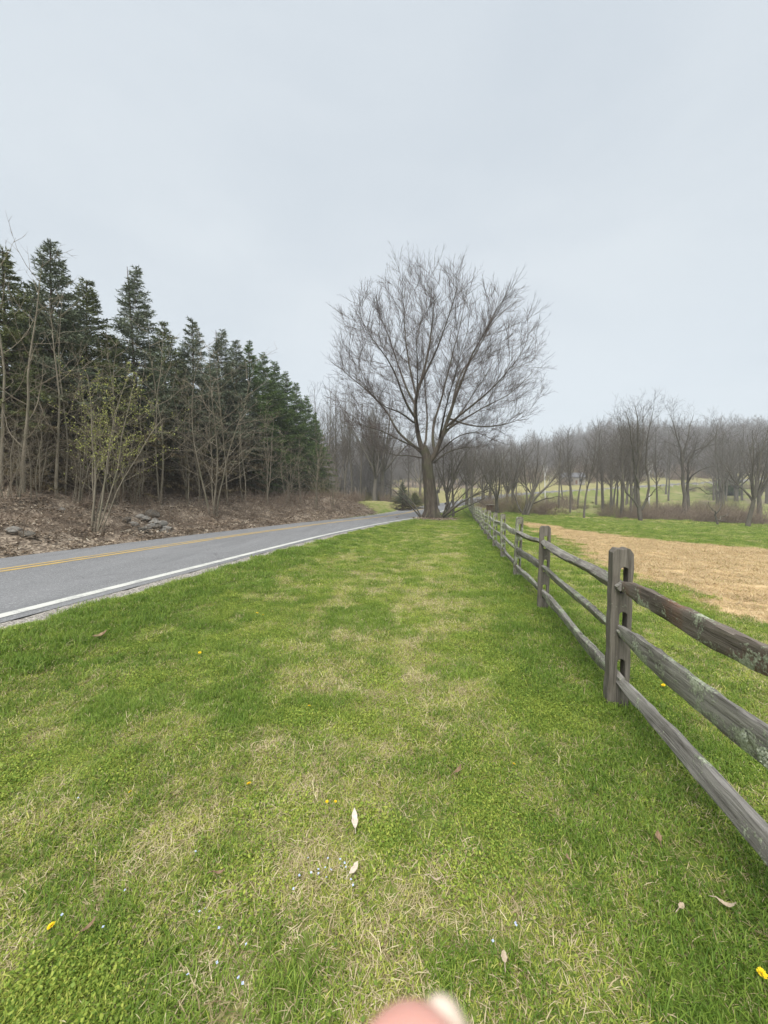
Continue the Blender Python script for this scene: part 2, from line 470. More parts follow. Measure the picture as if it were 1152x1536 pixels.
# ------------------------------------------------------------------ instanced stuff
def scatter(name, variants, xyz, rot, scl, vidx, ptint, kind='stuff', label=None):
    coll = bpy.data.collections.new(name + '_pieces')
    for i, o in enumerate(variants):
        o.name = '%s_piece_%02d' % (name, i); coll.objects.link(o)
    me = bpy.data.meshes.new(name)
    me.vertices.add(len(xyz)); me.vertices.foreach_set('co', np.asarray(xyz, np.float32).ravel())
    a = me.attributes.new('rot', 'FLOAT_VECTOR', 'POINT'); a.data.foreach_set('vector', np.asarray(rot, np.float32).ravel())
    a = me.attributes.new('scl', 'FLOAT', 'POINT'); a.data.foreach_set('value', np.asarray(scl, np.float32))
    a = me.attributes.new('idx', 'INT', 'POINT'); a.data.foreach_set('value', np.asarray(vidx, np.int32))
    a = me.attributes.new('ptint', 'FLOAT', 'POINT'); a.data.foreach_set('value', np.asarray(ptint, np.float32))
    o = bpy.data.objects.new(name, me); COL.objects.link(o)
    tag(o, label, None, None, kind)
    ng = bpy.data.node_groups.new(name + '_nodes', 'GeometryNodeTree')
    ng.interface.new_socket('Geometry', in_out='INPUT', socket_type='NodeSocketGeometry')
    ng.interface.new_socket('Geometry', in_out='OUTPUT', socket_type='NodeSocketGeometry')
    N = ng.nodes; L = ng.links
    gi = N.new('NodeGroupInput'); go = N.new('NodeGroupOutput')
    ci = N.new('GeometryNodeCollectionInfo'); ci.inputs['Collection'].default_value = coll
    ci.inputs['Separate Children'].default_value = True; ci.inputs['Reset Children'].default_value = True
    io = N.new('GeometryNodeInstanceOnPoints'); io.inputs['Pick Instance'].default_value = True
    def na(nm, t):
        x = N.new('GeometryNodeInputNamedAttribute'); x.data_type = t; x.inputs['Name'].default_value = nm
        return [k for k in x.outputs if k.enabled and k.name == 'Attribute'][0]
    L.new(gi.outputs[0], io.inputs['Points']); L.new(ci.outputs[0], io.inputs['Instance'])
    L.new(na('idx', 'INT'), io.inputs['Instance Index'])
    er = N.new('FunctionNodeEulerToRotation'); L.new(na('rot', 'FLOAT_VECTOR'), er.inputs[0]); L.new(er.outputs[0], io.inputs['Rotation'])
    L.new(na('scl', 'FLOAT'), io.inputs['Scale'])
    L.new(io.outputs[0], go.inputs[0])
    md = o.modifiers.new('scatter', 'NODES'); md.node_group = ng
    return o

def blades(seed, nb, rad, hmin, hmax, lean, wid, curl, flat=0.):
    g = NR(seed)
    r = rad * np.sqrt(g.random(nb)); th = g.random(nb) * 2 * np.pi
    bx, by = r * np.cos(th), r * np.sin(th)
    az = g.random(nb) * 2 * np.pi
    h = hmin + (hmax - hmin) * g.random(nb) ** 1.4
    ln = np.clip(g.normal(lean, .28, nb), 0, 1.5)
    cu = curl * (.4 + g.random(nb))
    pts = []
    px_, pz_ = np.zeros(nb), np.zeros(nb)
    ss = [0, .38, .72, 1.]
    cur = [(px_, pz_)]
    a = ln.copy()
    for i in range(3):
        dl = h * (ss[i + 1] - ss[i])
        px_ = px_ + dl * np.sin(a); pz_ = pz_ + dl * np.cos(a)
        pz_ = np.maximum(pz_, .004 + .01 * g.random(nb) * flat)
        cur.append((px_, pz_)); a = np.minimum(a + cu, 1.75)
    w = wid * (.7 + .6 * g.random(nb)); tw = g.random(nb) * 2 * np.pi
    sx, sy = -np.sin(az), np.cos(az)
    V = []
    for i, (hx, hz) in enumerate(cur):
        cx, cy = bx + hx * np.cos(az), by + hx * np.sin(az)
        wi = w * [1, .95, .7, 0][i] * .5
        if i < 3:
            V.append(np.stack([cx - sx * wi, cy - sy * wi, hz], 1)); V.append(np.stack([cx + sx * wi, cy + sy * wi, hz], 1))
        else: V.append(np.stack([cx, cy, hz], 1))
    V = np.stack(V, 1)                                  # nb,7,3
    base = (np.arange(nb) * 7)[:, None]
    q4 = np.concatenate([base + np.array([[0, 1, 3, 2]]), base + np.array([[2, 3, 5, 4]])])
    t3 = base + np.array([[4, 5, 6]])
    return V.reshape(-1, 3), q4, t3, np.repeat(g.random(nb), 7)

def piece(name, parts, mats):
    """parts: list of (verts, q4, t3, tint, material slot)"""
    V = []; Q = []; T = []; tn = []; mi4 = []; mi3 = []; off = 0
    for v, q4, t3, ti, slot in parts:
        V.append(v); tn.append(ti)
        if q4 is not None: Q.append(q4 + off); mi4 += [slot] * len(q4)
        if t3 is not None: T.append(t3 + off); mi3 += [slot] * len(t3)
        off += len(v)
    me = fast_mesh(name, np.concatenate(V), np.concatenate(Q) if Q else None, np.concatenate(T) if T else None, {'tint': np.concatenate(tn)})
    for m in mats: me.materials.append(m)
    me.polygons.foreach_set('material_index', np.array(mi4 + mi3, np.int32)); me.update()
    return bpy.data.objects.new(name, me)

def leaves(seed, nb, rad, size, zmax, tilt=.5, aspect=1.0):
    g = NR(seed)
    r = rad * np.sqrt(g.random(nb)); th = g.random(nb) * 2 * np.pi
    c = np.stack([r * np.cos(th), r * np.sin(th), .006 + zmax * g.random(nb)], 1)
    az = g.random(nb) * 2 * np.pi; ti = g.normal(0, tilt, nb); s = size * (.6 + .8 * g.random(nb))
    ax = np.stack([np.cos(az) * np.cos(ti), np.sin(az) * np.cos(ti), np.sin(ti)], 1)
    t2 = g.normal(0, tilt, nb)
    ay = np.stack([-np.sin(az), np.cos(az), np.sin(t2)], 1)
    s = s[:, None]
    V = np.stack([c - ax * s, c - ay * s * .55 * aspect - ax * s * .2, c + ax * s * .3 - ay * s * .6 * aspect, c + ax * s, c + ax * s * .3 + ay * s * .6 * aspect, c + ay * s * .55 * aspect - ax * s * .2], 1)
    b_ = (np.arange(nb) * 6)[:, None]
    q4 = np.concatenate([b_ + np.array([[0, 1, 2, 5]]), b_ + np.array([[5, 2, 3, 4]])])
    return V.reshape(-1, 3), q4, None, np.repeat(g.random(nb), 6)

M_blade = leafy('grass_blade', [(.08, (.092, .155, .017)), (.35, (.235, .305, .042)), (.62, (.40, .44, .08)), (.9, (.62, .60, .19))])
M_lush = leafy('grass_lush', [(.1, (.07, .145, .016)), (.5, (.178, .275, .038)), (.9, (.34, .42, .078))])
M_dry = leafy('grass_dry', [(.1, (.17, .125, .06)), (.5, (.40, .325, .18)), (.9, (.68, .58, .38))], trans=.2)
M_weed = leafy('weed_leaf', [(.1, (.08, .155, .02)), (.5, (.215, .305, .045)), (.9, (.44, .49, .09))])
M_straw = leafy('straw', [(.1, (.29, .19, .088)), (.5, (.47, .34, .178)), (.9, (.63, .50, .31))], trans=.1)

grass_v = []
for i in range(4):   # 0-3 ordinary mown grass with some dead blades
    grass_v.append(piece('g', [blades(10 + i, 70, .13, .018, .048, .6, .0036, .45) + (0,), blades(30 + i, 30, .13, .03, .08, 1.25, .003, .25, 1) + (1,), leaves(700 + i, 9, .13, .007, .03) + (2,)], [M_blade, M_dry, M_weed]))
for i in range(3):   # 4-6 lush longer clumps
    grass_v.append(piece('g', [blades(50 + i, 85, .115, .028, .078, .45, .004, .4) + (0,), blades(60 + i, 10, .12, .03, .09, 1.2, .003, .25, 1) + (1,)], [M_lush, M_dry]))
for i in range(3):   # 7-9 dry matted thatch
    grass_v.append(piece('g', [blades(70 + i, 60, .14, .04, .11, 1.25, .0032, .3, 1.5) + (1,), blades(80 + i, 24, .13, .02, .05, .6, .0034, .4) + (0,)], [M_blade, M_dry]))
for i in range(3):   # 10-12 low broad-leaved weeds among grass
    grass_v.append(piece('g', [leaves(90 + i, 130, .12, .0042 + .0015 * i, .035) + (2,), blades(95 + i, 40, .12, .025, .06, .6, .0034, .4) + (0,)], [M_blade, M_dry, M_weed]))

def in_view(x, y, marg=1.0):
    return (y > -1.6) & (np.abs(x) < np.maximum(y, 0) * 1.04 + marg)
def lawn_points(seed, ymin, ymax, dens):
    g = NR(seed)
    w = ymax * 1.05 + 4.2
    N = int(2 * w * (ymax - ymin) * dens)
    x = g.uniform(-w, w, N); y = g.uniform(ymin, ymax, N)
    k = in_view(x, y, 4.0); x, y = x[k], y[k]
    s, _ = road_s(x, y)
    edge = -.52 + (fbm(x * 1.5, y * 1.5, 41) - .5) * .5
    k = (s < edge) & (straw_mask(x, y) < .55) & ~((np.hypot(x - 4.3, (y - 33.4) * .8) < 2.0))
    return x[k], y[k], s[k]
XS = []; 
for (a, b_, dn, sc0) in ((-1.6, .75, 200, .85), (.75, 3.2, 330, .74), (3.2, 6.5, 180, .9), (6.5, 12, 75, 1.2), (12, 22, 34, 1.6), (22, 40, 17, 2.0), (40, 58, 6, 2.6)):
    x, y, s = lawn_points(int(a * 10) + 50, a, b_, dn)
    XS.append(np.stack([x, y, s, np.full(len(x), sc0)], 1))
XS = np.concatenate(XS)
pg = NR(44); PX_ = []
for Y in [2.95, 5.62, 8.25, 10.95, 13.65, 16.35, 19.05]:      # unmown tufts left round the fence posts
    a = pg.random(26) * 6.28; r_ = .08 + .14 * pg.random(26); PX_.append(np.stack([FX0 + FS * Y + r_ * np.cos(a), Y + r_ * np.sin(a), np.full(26, -9.), np.full(26, 1.15)], 1))
NPOST = sum(map(len, PX_)); XS = np.concatenate([XS] + PX_)
g = NR(4)
x, y, s, sc0 = XS.T
d = dry_field(x, y)
wd = fbm(x * 1.8, y * 1.8, 303, 3); lu = fbm(x * 1.9, y * 1.7, 404, 3)
rnd = g.random(len(x))
dd = d + (rnd - .5) * .85
v = np.where(dd > .90, 7 + g.integers(0, 3, len(x)), np.where((wd + (g.random(len(x)) - .5) * .2) > .62, 10 + g.integers(0, 3, len(x)),
     np.where((dd < .24) | (lu > .64), 4 + g.integers(0, 3, len(x)), g.integers(0, 4, len(x)))))
roadside = (s > -1.6) & (g.random(len(x)) < .55) & (y < 14)
v[-NPOST:] = 4 + np.arange(NPOST) % 3
v = np.where(roadside, 4 + g.integers(0, 3, len(x)), v)
rot = np.stack([g.normal(0, .08, len(x)), g.normal(0, .08, len(x)), g.random(len(x)) * 6.28], 1)
scl = sc0 * g.uniform(.8, 1.25, len(x)) * np.where(roadside, 1.25, 1.) * np.where(sc0 > 1.5, .85, 1)
pt = np.clip(d * .65 + .75 * (g.random(len(x)) - .5) + .18, 0, 1)
scatter('grass', grass_v, np.stack([x, y, gz(x, y)], 1), rot, scl, v, pt)

# straw stubble on the mown field
straw_v = [piece('s', [blades(110 + i, 55, .22, .06, .20, 1.3, .006, .15, 1.5) + (0,), blades(120 + i, 8, .2, .03, .07, .5, .004, .4) + (1,)], [M_straw, M_blade]) for i in range(3)]
g = NR(8); N = 26000
x = g.uniform(2, 22, N); y = g.uniform(2, 34, N)
k = in_view(x, y) & (straw_mask(x, y) > .42 + .2 * (g.random(N) - .5)) & (g.random(N) < np.clip(1.5 * (12 / (y + 2)), .25, 1))
x, y = x[k], y[k]
scatter('straw', straw_v, np.stack([x, y, gz(x, y)], 1), np.stack([0 * x, 0 * x, g.random(len(x)) * 6.28], 1), g.uniform(.6, 1.1, len(x)), g.integers(0, 3, len(x)), g.random(len(x)))

# leaf litter and twigs on the bank and round the tree
M_leaf = leafy('dead_leaf', [(.05, (.085, .06, .04)), (.4, (.20, .15, .105)), (.7, (.34, .275, .20)), (.95, (.58, .52, .42))], rough=.7, trans=.1)
lit_v = [piece('l', [leaves(130 + i, 42, .32, .042, .06, .55, .9) + (0,)], [M_leaf]) for i in range(4)]
def stick_piece(seed, nst, rad, lmin, lmax, up, r, mat):
    g = NR(seed); st = []
    for i in range(nst):
        a = g.random() * 6.28; rr = rad * math.sqrt(g.random()); p = np.array([rr * math.cos(a), rr * math.sin(a), .01])
        az = g.random() * 6.28; el = g.normal(up, .3); L = g.uniform(lmin, lmax)
        dvec = np.array([math.cos(az) * math.cos(el), math.sin(az) * math.cos(el), abs(math.sin(el))])
        pts = [p]; 
        for kk in range(3):
            dvec = dvec + g.normal(0, .18, 3); dvec /= np.linalg.norm(dvec); pts.append(pts[-1] + dvec * L / 3)
        pts = [np.array([q_[0], q_[1], max(q_[2], .01)]) for q_ in pts]
        st.append((pts, [r, r * .8, r * .55, r * .2], 3, g.random()))
        for kk in range(2):
            j = 1 + int(g.integers(0, 2)); d2 = dvec + g.normal(0, .7, 3); d2 /= np.linalg.norm(d2)
            p2 = pts[j] + d2 * L * .3; p2[2] = max(p2[2], .01)
            st.append(([pts[j], (pts[j] + p2) / 2 + g.normal(0, .02, 3), p2], [r * .6, r * .45, r * .15], 3, g.random()))
    me = tube_mesh('st', st); me.materials.append(mat)
    return bpy.data.objects.new('st', me)
lit_v += [stick_piece(150 + i, 9, .5, .5, 1.3, .12, .011, M_brush) for i in range(3)]
lit_v += [stick_piece(160 + i, 13, .35, .5, 1.1, 1.0, .007, M_brush) for i in range(3)]
g = NR(9); N = 16000
x = g.uniform(-22, 8, N); y = g.uniform(3, 50, N)
k = in_view(x, y, 2); x, y = x[k], y[k]; s, _ = road_s(x, y)
k = (litter_mask(x, y, s) > .3 + .4 * g.random(len(x))) & (s > RW + .1) & (s < RW + 9); x, y, s = x[k], y[k], s[k]
r3 = g.random(len(x)); thick = fbm(x * .35, y * .35, 55)
v = np.where(r3 < .70, g.integers(0, 4, len(x)), np.where((r3 < .83) | (s < RW + 1.2), 4 + g.integers(0, 3, len(x)), 7 + g.integers(0, 3, len(x))))
tall = (v >= 7) & (s - RW > 2.2) & (thick > .5)
v = np.where((s < RW + 1.5) & (v >= 4) & (g.random(len(x)) < .7), g.integers(0, 4, len(x)), v)
x2 = 4.3 + g.normal(0, .85, 90); y2 = 33.2 + g.normal(0, 1.0, 90)
xx = np.concatenate([x, x2]); yy = np.concatenate([y, y2]); v = np.concatenate([v, g.integers(0, 4, 90)])
scl = g.uniform(.7, 1.25, len(xx)) * np.where(v >= 7, .75, 1); scl[:len(x)] *= np.where(tall, 1.7, 1)
sl = -math.atan(.3)
scatter('leaf_litter', lit_v, np.stack([xx, yy, gz(xx, yy) + .01], 1), np.stack([0 * xx, np.concatenate([np.full(len(x), 0.22), 0 * x2]), 0 * xx], 1) * 0 + np.stack([g.normal(0, .1, len(xx)), g.normal(.0, .1, len(xx)), g.random(len(xx)) * 6.28], 1), scl, v, g.random(len(xx)))

# ------------------------------------------------------------------ trees
class Tree:
    def __init__(s, seed): s.g = random.Random(seed); s.lv = {}
    def perp(s, d, ang, az=None):
        d = Vector(d).normalized()
        a = d.cross(Vector((0, 0, 1)) if abs(d.z) < .95 else Vector((1, 0, 0))).normalized(); b = d.cross(a)
        az = s.g.random() * 6.283 if az is None else az
        return d * math.cos(ang) + (a * math.cos(az) + b * math.sin(az)) * math.sin(ang)
    def line(s, p, d, L, r0, r1, n, wander, up):
        g = s.g; p = Vector(p); d = Vector(d).normalized(); pts = [p.copy()]; rad = [r0]; st = L / n
        for i in range(n):
            d = d + Vector((g.gauss(0, wander), g.gauss(0, wander), g.gauss(0, wander) + up)); d.normalize()
            p = p + d * st; pts.append(p.copy()); rad.append(r0 + (r1 - r0) * ((i + 1) / n) ** .8)
        return pts, rad
    def add(s, pts, rad, lev, sides):
        s.lv.setdefault(lev, []).append(([tuple(p) for p in pts], rad, sides, s.g.random()))
    def grow(s, pts, rad, L, lev, spec, clip=None):
        """spawn the next level along a given line"""
        if lev >= len(spec): return
        q = spec[lev]; g = s.g
        nn = max(1, int(L * (1 - q['start']) / q['gap'] * g.uniform(.8, 1.2))) if L > q.get('minL', .2) else 0
        m = len(pts) - 1
        az = g.random() * 6.28
        for i in range(nn):
            t = q['start'] + (1 - q['start']) * (i + g.random() * .8 + .1) / nn
            k = min(int(t * m), m - 1); f = t * m - k
            p = pts[k].lerp(pts[k + 1], f); d = (pts[k + 1] - pts[k]).normalized(); r = rad[k] + (rad[k + 1] - rad[k]) * f
            az += 2.4 + g.uniform(-.6, .6)
            dd = s.perp(d, R(q['ang'] + g.gauss(0, q.get('angv', 9))), az)
            if 'flat' in q: dd = Vector((dd.x, dd.y, dd.z * q['flat'] + q.get('lift', 0))).normalized()
            LL = q['len'](t, L) * g.uniform(.65, 1.2)
            if clip: LL = clip(p, dd, LL)
            if LL < q.get('min', .12): continue
            r0 = min(r * q.get('rr', .6), q.get('rmax', 1)); r0 = max(r0, q.get('rmin', .004))
            P_, R_ = s.line(p, dd, LL, r0, r0 * q.get('tip', .25), q['n'], q['wan'], q['up'])
            s.add(P_, R_, lev, q['sides'])
            s.grow(P_, R_, LL, lev + 1, spec, clip)
    def meshes(s, name, split):
        lo = [t for k, v in s.lv.items() if k < split for t in v]; hi = [t for k, v in s.lv.items() if k >= split for t in v]
        return tube_mesh(name + '_trunk', lo), tube_mesh(name + '_crown', hi)

def tree_thing(name, T, split, mt, mc, loc, label, cat, group=None):
    a, b_ = T.meshes(name, split)
    o = empty(name, loc, 0, label, cat, group)
    link('trunk', a, mt, o); link('crown', b_, mc, o)
    return o

# --- the big tree by the road
TB = gpt(648, 34.0)
T = Tree(3)
def L2W(pts, D0=34.0, scale=400 / 1152, ox=450, oy=370):
    return [at(ox + p[0] * scale, oy + p[1] * scale, D0 + p[2]) - TB for p in pts]
def smooth(pl, n):
    a = catmull(np.array([tuple(p) for p in pl]), 8); seg = np.linalg.norm(np.diff(a, axis=0), axis=1); s_ = np.concatenate([[0], np.cumsum(seg)])
    t = np.linspace(0, s_[-1], n + 1); return [Vector([np.interp(v_, s_, a[:, k]) for k in range(3)]) for v_ in t], s_[-1]
tr, trL = smooth(L2W([(572, 1185, 0), (566, 1130, 0), (560, 1050, 0), (552, 970, 0), (545, 900, 0), (538, 860, 0)]), 8)
T.add(tr, [.86, .66, .57, .54, .52, .50, .48, .40, .2], 0, 14)
for k in range(7):                       # root flare
    a = k * .9 + .3
    T.add([Vector((math.cos(a) * .45, math.sin(a) * .45, .75)), Vector((math.cos(a) * .7, math.sin(a) * .7, .25)), Vector((math.cos(a) * 1.15, math.sin(a) * 1.15, -.12))], [.22, .2, .08], 0, 7)
LIMBS = [
 ([(545, 930, 0), (520, 850, 0), (502, 760, .3), (500, 660, .4), (520, 590, .5), (552, 470, .6), (572, 330, .8), (578, 190, 1), (575, 60, 1.2)], .36),
 ([(556, 950, 0), (590, 880, -.2), (625, 790, -.5), (655, 700, -.8), (700, 580, -1.2), (750, 450, -1.6), (800, 370, -2), (860, 240, -2.4), (900, 140, -2.6)], .36),
 ([(540, 900, 0), (480, 850, .6), (420, 800, 1.2), (380, 720, 1.8), (320, 650, 2.4), (240, 580, 3), (160, 520, 3.6), (80, 440, 4)], .2),
 ([(502, 750, .3), (455, 670, -.5), (430, 600, -1.2), (400, 520, -1.8), (330, 420, -2.6), (260, 330, -3.2), (200, 320, -3.5)], .17),
 ([(500, 690, .4), (455, 600, 1.4), (420, 500, 2.2), (380, 380, 3), (330, 270, 3.6), (300, 200, 4)], .15),
 ([(500, 640, .4), (470, 500, 1.5), (455, 380, 2.5), (450, 220, 3.4), (470, 80, 4)], .13),
 ([(520, 590, .5), (600, 420, -1), (640, 300, -2), (680, 180, -2.8), (700, 80, -3.2)], .14),
 ([(580, 890, 0), (575, 780, 1.2), (610, 660, 2.4), (650, 500, 3.4), (690, 350, 4.2), (720, 200, 4.8), (745, 90, 5)], .2),
 ([(625, 790, -.5), (700, 720, -1.6), (790, 650, -2.8), (880, 560, -3.8), (960, 460, -4.6), (1020, 390, -5)], .16),
 ([(620, 800, -.4), (700, 750, 1), (800, 690, 2.4), (900, 640, 3.4), (980, 570, 4), (1050, 490, 4.4)], .14),
 ([(640, 740, -.6), (720, 770, -1.6), (800, 780, -2.6), (900, 765, -3.6), (1040, 730, -4.6)], .12),
 ([(655, 700, -.8), (690, 560, 1), (760, 460, 2.4), (830, 330, 3.4), (930, 240, 4.2), (1000, 210, 4.6)], .15),
 ([(560, 950, 0), (630, 890, 1), (700, 870, 2), (770, 865, 3), (860, 880, 4)], .11),
 ([(575, 920, 0), (650, 840, -1), (730, 800, -2.2), (830, 835, -3.4), (930, 860, -4.2)], .10),
 ([(530, 880, 0), (440, 840, -1), (340, 790, -2), (260, 770, -3), (180, 760, -3.6)], .12),
 ([(535, 920, 0), (480, 900, 1), (420, 905, 2), (350, 880, 3), (290, 860, 3.6)], .09),
 ([(502, 770, .3), (440, 720, -2), (360, 690, -4), (280, 600, -5.4), (220, 520, -6.2)], .13),
 ([(510, 800, 0), (500, 700, -2.4), (510, 580, -4.4), (500, 420, -6), (480, 300, -7)], .16),
 ([(600, 840, 0), (620, 740, -2.4), (650, 620, -4.6), (690, 480, -6.2), (720, 360, -7)], .16),
 ([(540, 860, 0), (550, 740, 3), (540, 600, 5.4), (530, 440, 7), (520, 300, 7.8)], .16),
 ([(600, 840, 0), (680, 740, 3), (760, 620, 5), (840, 500, 6.2), (900, 420, 6.8)], .15),
]
CC = at(452 + 570 * .3472, 565, 34) - TB
def clip_big(p, d, L):
    # keep inside the rounded crown
    rad = Vector((9.9, 8.6, 10.7))
    for k in range(4):
        e = p + d * L
        v_ = Vector(((e.x - CC.x) / rad.x, (e.y - CC.y) / rad.y, (e.z - CC.z + .0) / (rad.z if e.z > CC.z else 8.2)))
        if v_.length < 1.03: return L
        L *= .78
    return L
SPB = [None, None,
  dict(start=.2, gap=.2, ang=38, len=lambda t, L: 4.6 * (1.0 - .62 * t), n=5, wan=.07, up=.035, sides=4, rr=.40, rmax=.05, rmin=.016, tip=.3),
  dict(start=.15, gap=.27, ang=36, len=lambda t, L: max(.7, L * .52 * (1 - .55 * t)), n=4, wan=.08, up=.03, sides=3, rr=.5, rmax=.018, rmin=.0085, tip=.5),
  dict(start=.15, gap=.20, ang=38, len=lambda t, L: max(.4, L * .55 * (1 - .4 * t)), n=3, wan=.09, up=.03, sides=3, rr=.6, rmax=.0085, rmin=.0058, tip=.6)]
from mathutils import kdtree
def colonise(T, limbs, inside, bb, n_att, step=.36, kill=.55, infl=2.6, seed=5, keep=.8, tip_r=.0085, expo=2.25, rtop=.5):
    """fill a crown with branches: limb lines are the first nodes, free points in the crown pull them outwards"""
    g = NR(seed); P_ = []; PAR = []; RMIN = {}
    for pl, r0 in limbs:
        w, L = smooth(pl, max(4, int(L_est(pl) * keep / step / keep)))
        w = w[:max(4, int(len(w) * keep))]
        par = -1; nw = len(w)
        if P_: par = min(range(len(P_)), key=lambda i: (P_[i] - w[0]).length)
        for jw, p in enumerate(w):
            RMIN[len(P_)] = r0 * .62 * (1 - jw / nw) ** 1.2 + .014
            q_ = p + Vector(g.normal(0, .035, 3)); P_.append(q_); PAR.append(par); par = len(P_) - 1
    A = []; CH = {}
    while len(A) < n_att:
        p = Vector((g.uniform(bb[0], bb[1]), g.uniform(bb[2], bb[3]), g.uniform(bb[4], bb[5])))
        if inside(p): A.append(p)
    for it in range(70):
        kd = kdtree.KDTree(len(P_))
        for i, p in enumerate(P_): kd.insert(p, i)
        kd.balance(); acc = {}; keepA = []
        for a in A:
            co, i, d = kd.find(a)
            if d < kill: continue
            keepA.append(a)
            if d < infl: acc[i] = acc.get(i, Vector()) + (a - co).normalized()
        A = keepA; n0 = len(P_)
        for i, v in acc.items():
            v = v.normalized()
            back = (P_[i] - P_[PAR[i]]).normalized() if PAR[i] >= 0 else Vector((0, 0, 1))
            d = (v * .62 + back * .72 + Vector(g.normal(0, .05, 3)) + (P_[i] - Vector((0, 0, 5.5))).normalized() * .34 + Vector((0, 0, .05))).normalized()
            if d.dot((P_[i] - Vector((0, 0, 4.2))).normalized()) < .5: continue
            e = P_[i] + d * step
            if any((P_[c] - e).length < step * .6 for c in CH.get(i, ())): continue
            CH.setdefault(i, []).append(len(P_)); P_.append(e); PAR.append(i)
        if len(P_) == n0 or not A: break
    n_ = len(P_); kids = [[] for _ in range(n_)]
    for i, p in enumerate(PAR):
        if p >= 0: kids[p].append(i)
    area = [0.] * n_; order = []; st = [i for i in range(n_) if PAR[i] < 0]
    while st:
        i = st.pop(); order.append(i); st += kids[i]
    for i in reversed(order): area[i] = (sum(area[k] for k in kids[i]) if kids[i] else tip_r ** expo) + (.0009 ** expo)
    rad = [min(max(a ** (1 / expo), RMIN.get(i, 0)), rtop) for i, a in enumerate(area)]
    for _ in range(5):                       # smooth the lines
        new = list(P_)
        for i in range(n_):
            if PAR[i] >= 0 and kids[i]:
                k = max(kids[i], key=lambda c: area[c]); new[i] = P_[i] * .5 + (P_[PAR[i]] + P_[k]) * .25
        P_ = new
    heads = [i for i in order if PAR[i] < 0]; chains = []
    while heads:
        i = heads.pop(); ch = [PAR[i], i] if PAR[i] >= 0 else [i]
        while kids[i]:
            m_ = max(kids[i], key=lambda c: area[c]); heads += [c for c in kids[i] if c != m_]; ch.append(m_); i = m_
        chains.append(ch)
    tw = T.g
    for ch in chains:
        if len(ch) < 2: continue
        pts = [P_[i] for i in ch]; rr = [rad[i] for i in ch]; rr[0] = min(rr[0], rr[1] * 1.15)
        T.add(pts, rr, 1 if rr[1] > .05 else 2, 8 if rr[1] > .06 else (4 if rr[1] > .018 else 3))
        for j in range(1, len(ch)):          # twigs on the thin wood
            if rad[ch[j]] > .085: continue
            out = (pts[j] - Vector((0, 0, 6.5))).normalized(); d0 = (pts[j] - pts[j - 1]).normalized()
            for _ in range(2 if j >= len(ch) - 2 else 1 + (tw.random() < .7)):
                p0 = pts[j - 1].lerp(pts[j], tw.random()); d = (T.perp(d0, R(tw.uniform(20, 48))) + out * .30 + Vector((0, 0, .12))).normalized()
                L = tw.uniform(.6, 1.7); a, b2 = T.line(p0, d, L, .010, .0050, 4, .035, .03); T.add(a, b2, 3, 3)
                for k in range(int(L / .24)):
                    t = .15 + .85 * tw.random(); f = t * 4; kk = min(int(f), 3)
                    a2, b3 = T.line(a[kk].lerp(a[kk + 1], f - kk), T.perp(d, R(tw.uniform(25, 48))) + Vector((0, 0, .1)), tw.uniform(.25, .7) * (1.15 - .5 * t), .0062, .0042, 2, .04, .04); T.add(a2, b3, 3, 3)
def L_est(pl):
    return sum((pl[i + 1] - pl[i]).length for i in range(len(pl) - 1))
def in_big(p):
    rx, ry = 8.8, 8.0; rz = 8.5 if p.z > CC.z else 7.2
    dx, dy, dz = (p.x - CC.x) / rx, (p.y - CC.y) / ry, (p.z - CC.z) / rz
    if abs(dx) ** 2.1 + abs(dy) ** 2.1 + abs(dz) ** 2.1 > 1 + .12 * math.sin(dx * 9 + dz * 5) - .30 * math.exp(-((p.x - CC.x - 3.2) / 1.3) ** 2) * (dz > .5): return False
    h = math.hypot(p.x, p.y)
    return p.z > 5.2 + .16 * h * 0 and h > (9.5 - p.z) * .42
colonise(T, [(L2W(pl), r0) for pl, r0 in LIMBS], in_big, (CC.x - 10.5, CC.x + 10.5, CC.y - 9, CC.y + 9, 4.5, CC.z + 11), 3000, step=.40, kill=.75, infl=3.2, tip_r=.0085, expo=2.3, keep=.9)
print('big tree strands', {k: len(v) for k, v in T.lv.items()})
tree_thing('bare_tree', T, 2, M_bark_big, M_twig_big, TB, 'huge bare tree with a rounded spreading crown on the verge beside the road', 'tree')

# shoots growing round its foot: one many-stemmed shrub
T = Tree(21)
SH = dict
for (dx, dy, az, el, L) in [(.8, -.3, .1, 52, 7.5), (.9, -.1, -.2, 40, 8), (1.0, .2, .3, 62, 6.5), (.75, -.5, -.5, 48, 7), (.85, 0, .0, 70, 6), (.9, .3, .6, 45, 7), (.7, -.6, -.9, 58, 5.5), (-.9, -.2, 3.1, 60, 5), (-.95, .1, 2.8, 48, 5.5), (1.0, -.2, .2, 33, 7)]:
    d0 = (math.cos(az) * math.cos(R(el)), math.sin(az) * math.cos(R(el)), math.sin(R(el)))
    pts, rad = T.line((dx, dy, 0), d0, L, .085, .012, 8, .07, -.055)
    T.add(pts, rad, 0, 6)
    T.grow(pts, rad, L, 1, [None, dict(start=.2, gap=.4, ang=42, len=lambda t, L: L * .36 * (1 - .5 * t), n=4, wan=.08, up=-.02, sides=3, rr=.5, rmax=.024, rmin=.008),
        dict(start=.15, gap=.3, ang=40, len=lambda t, L: L * .45, n=3, wan=.1, up=-.01, sides=3, rr=.6, rmax=.009, rmin=.005)])
tree_thing('root_sprout_shrub', T, 1, M_bark_grey, M_twig_grey, TB + Vector((0, -.15, 0)), 'arching bare stems sprouting from the foot of the huge bare tree', 'shrub')

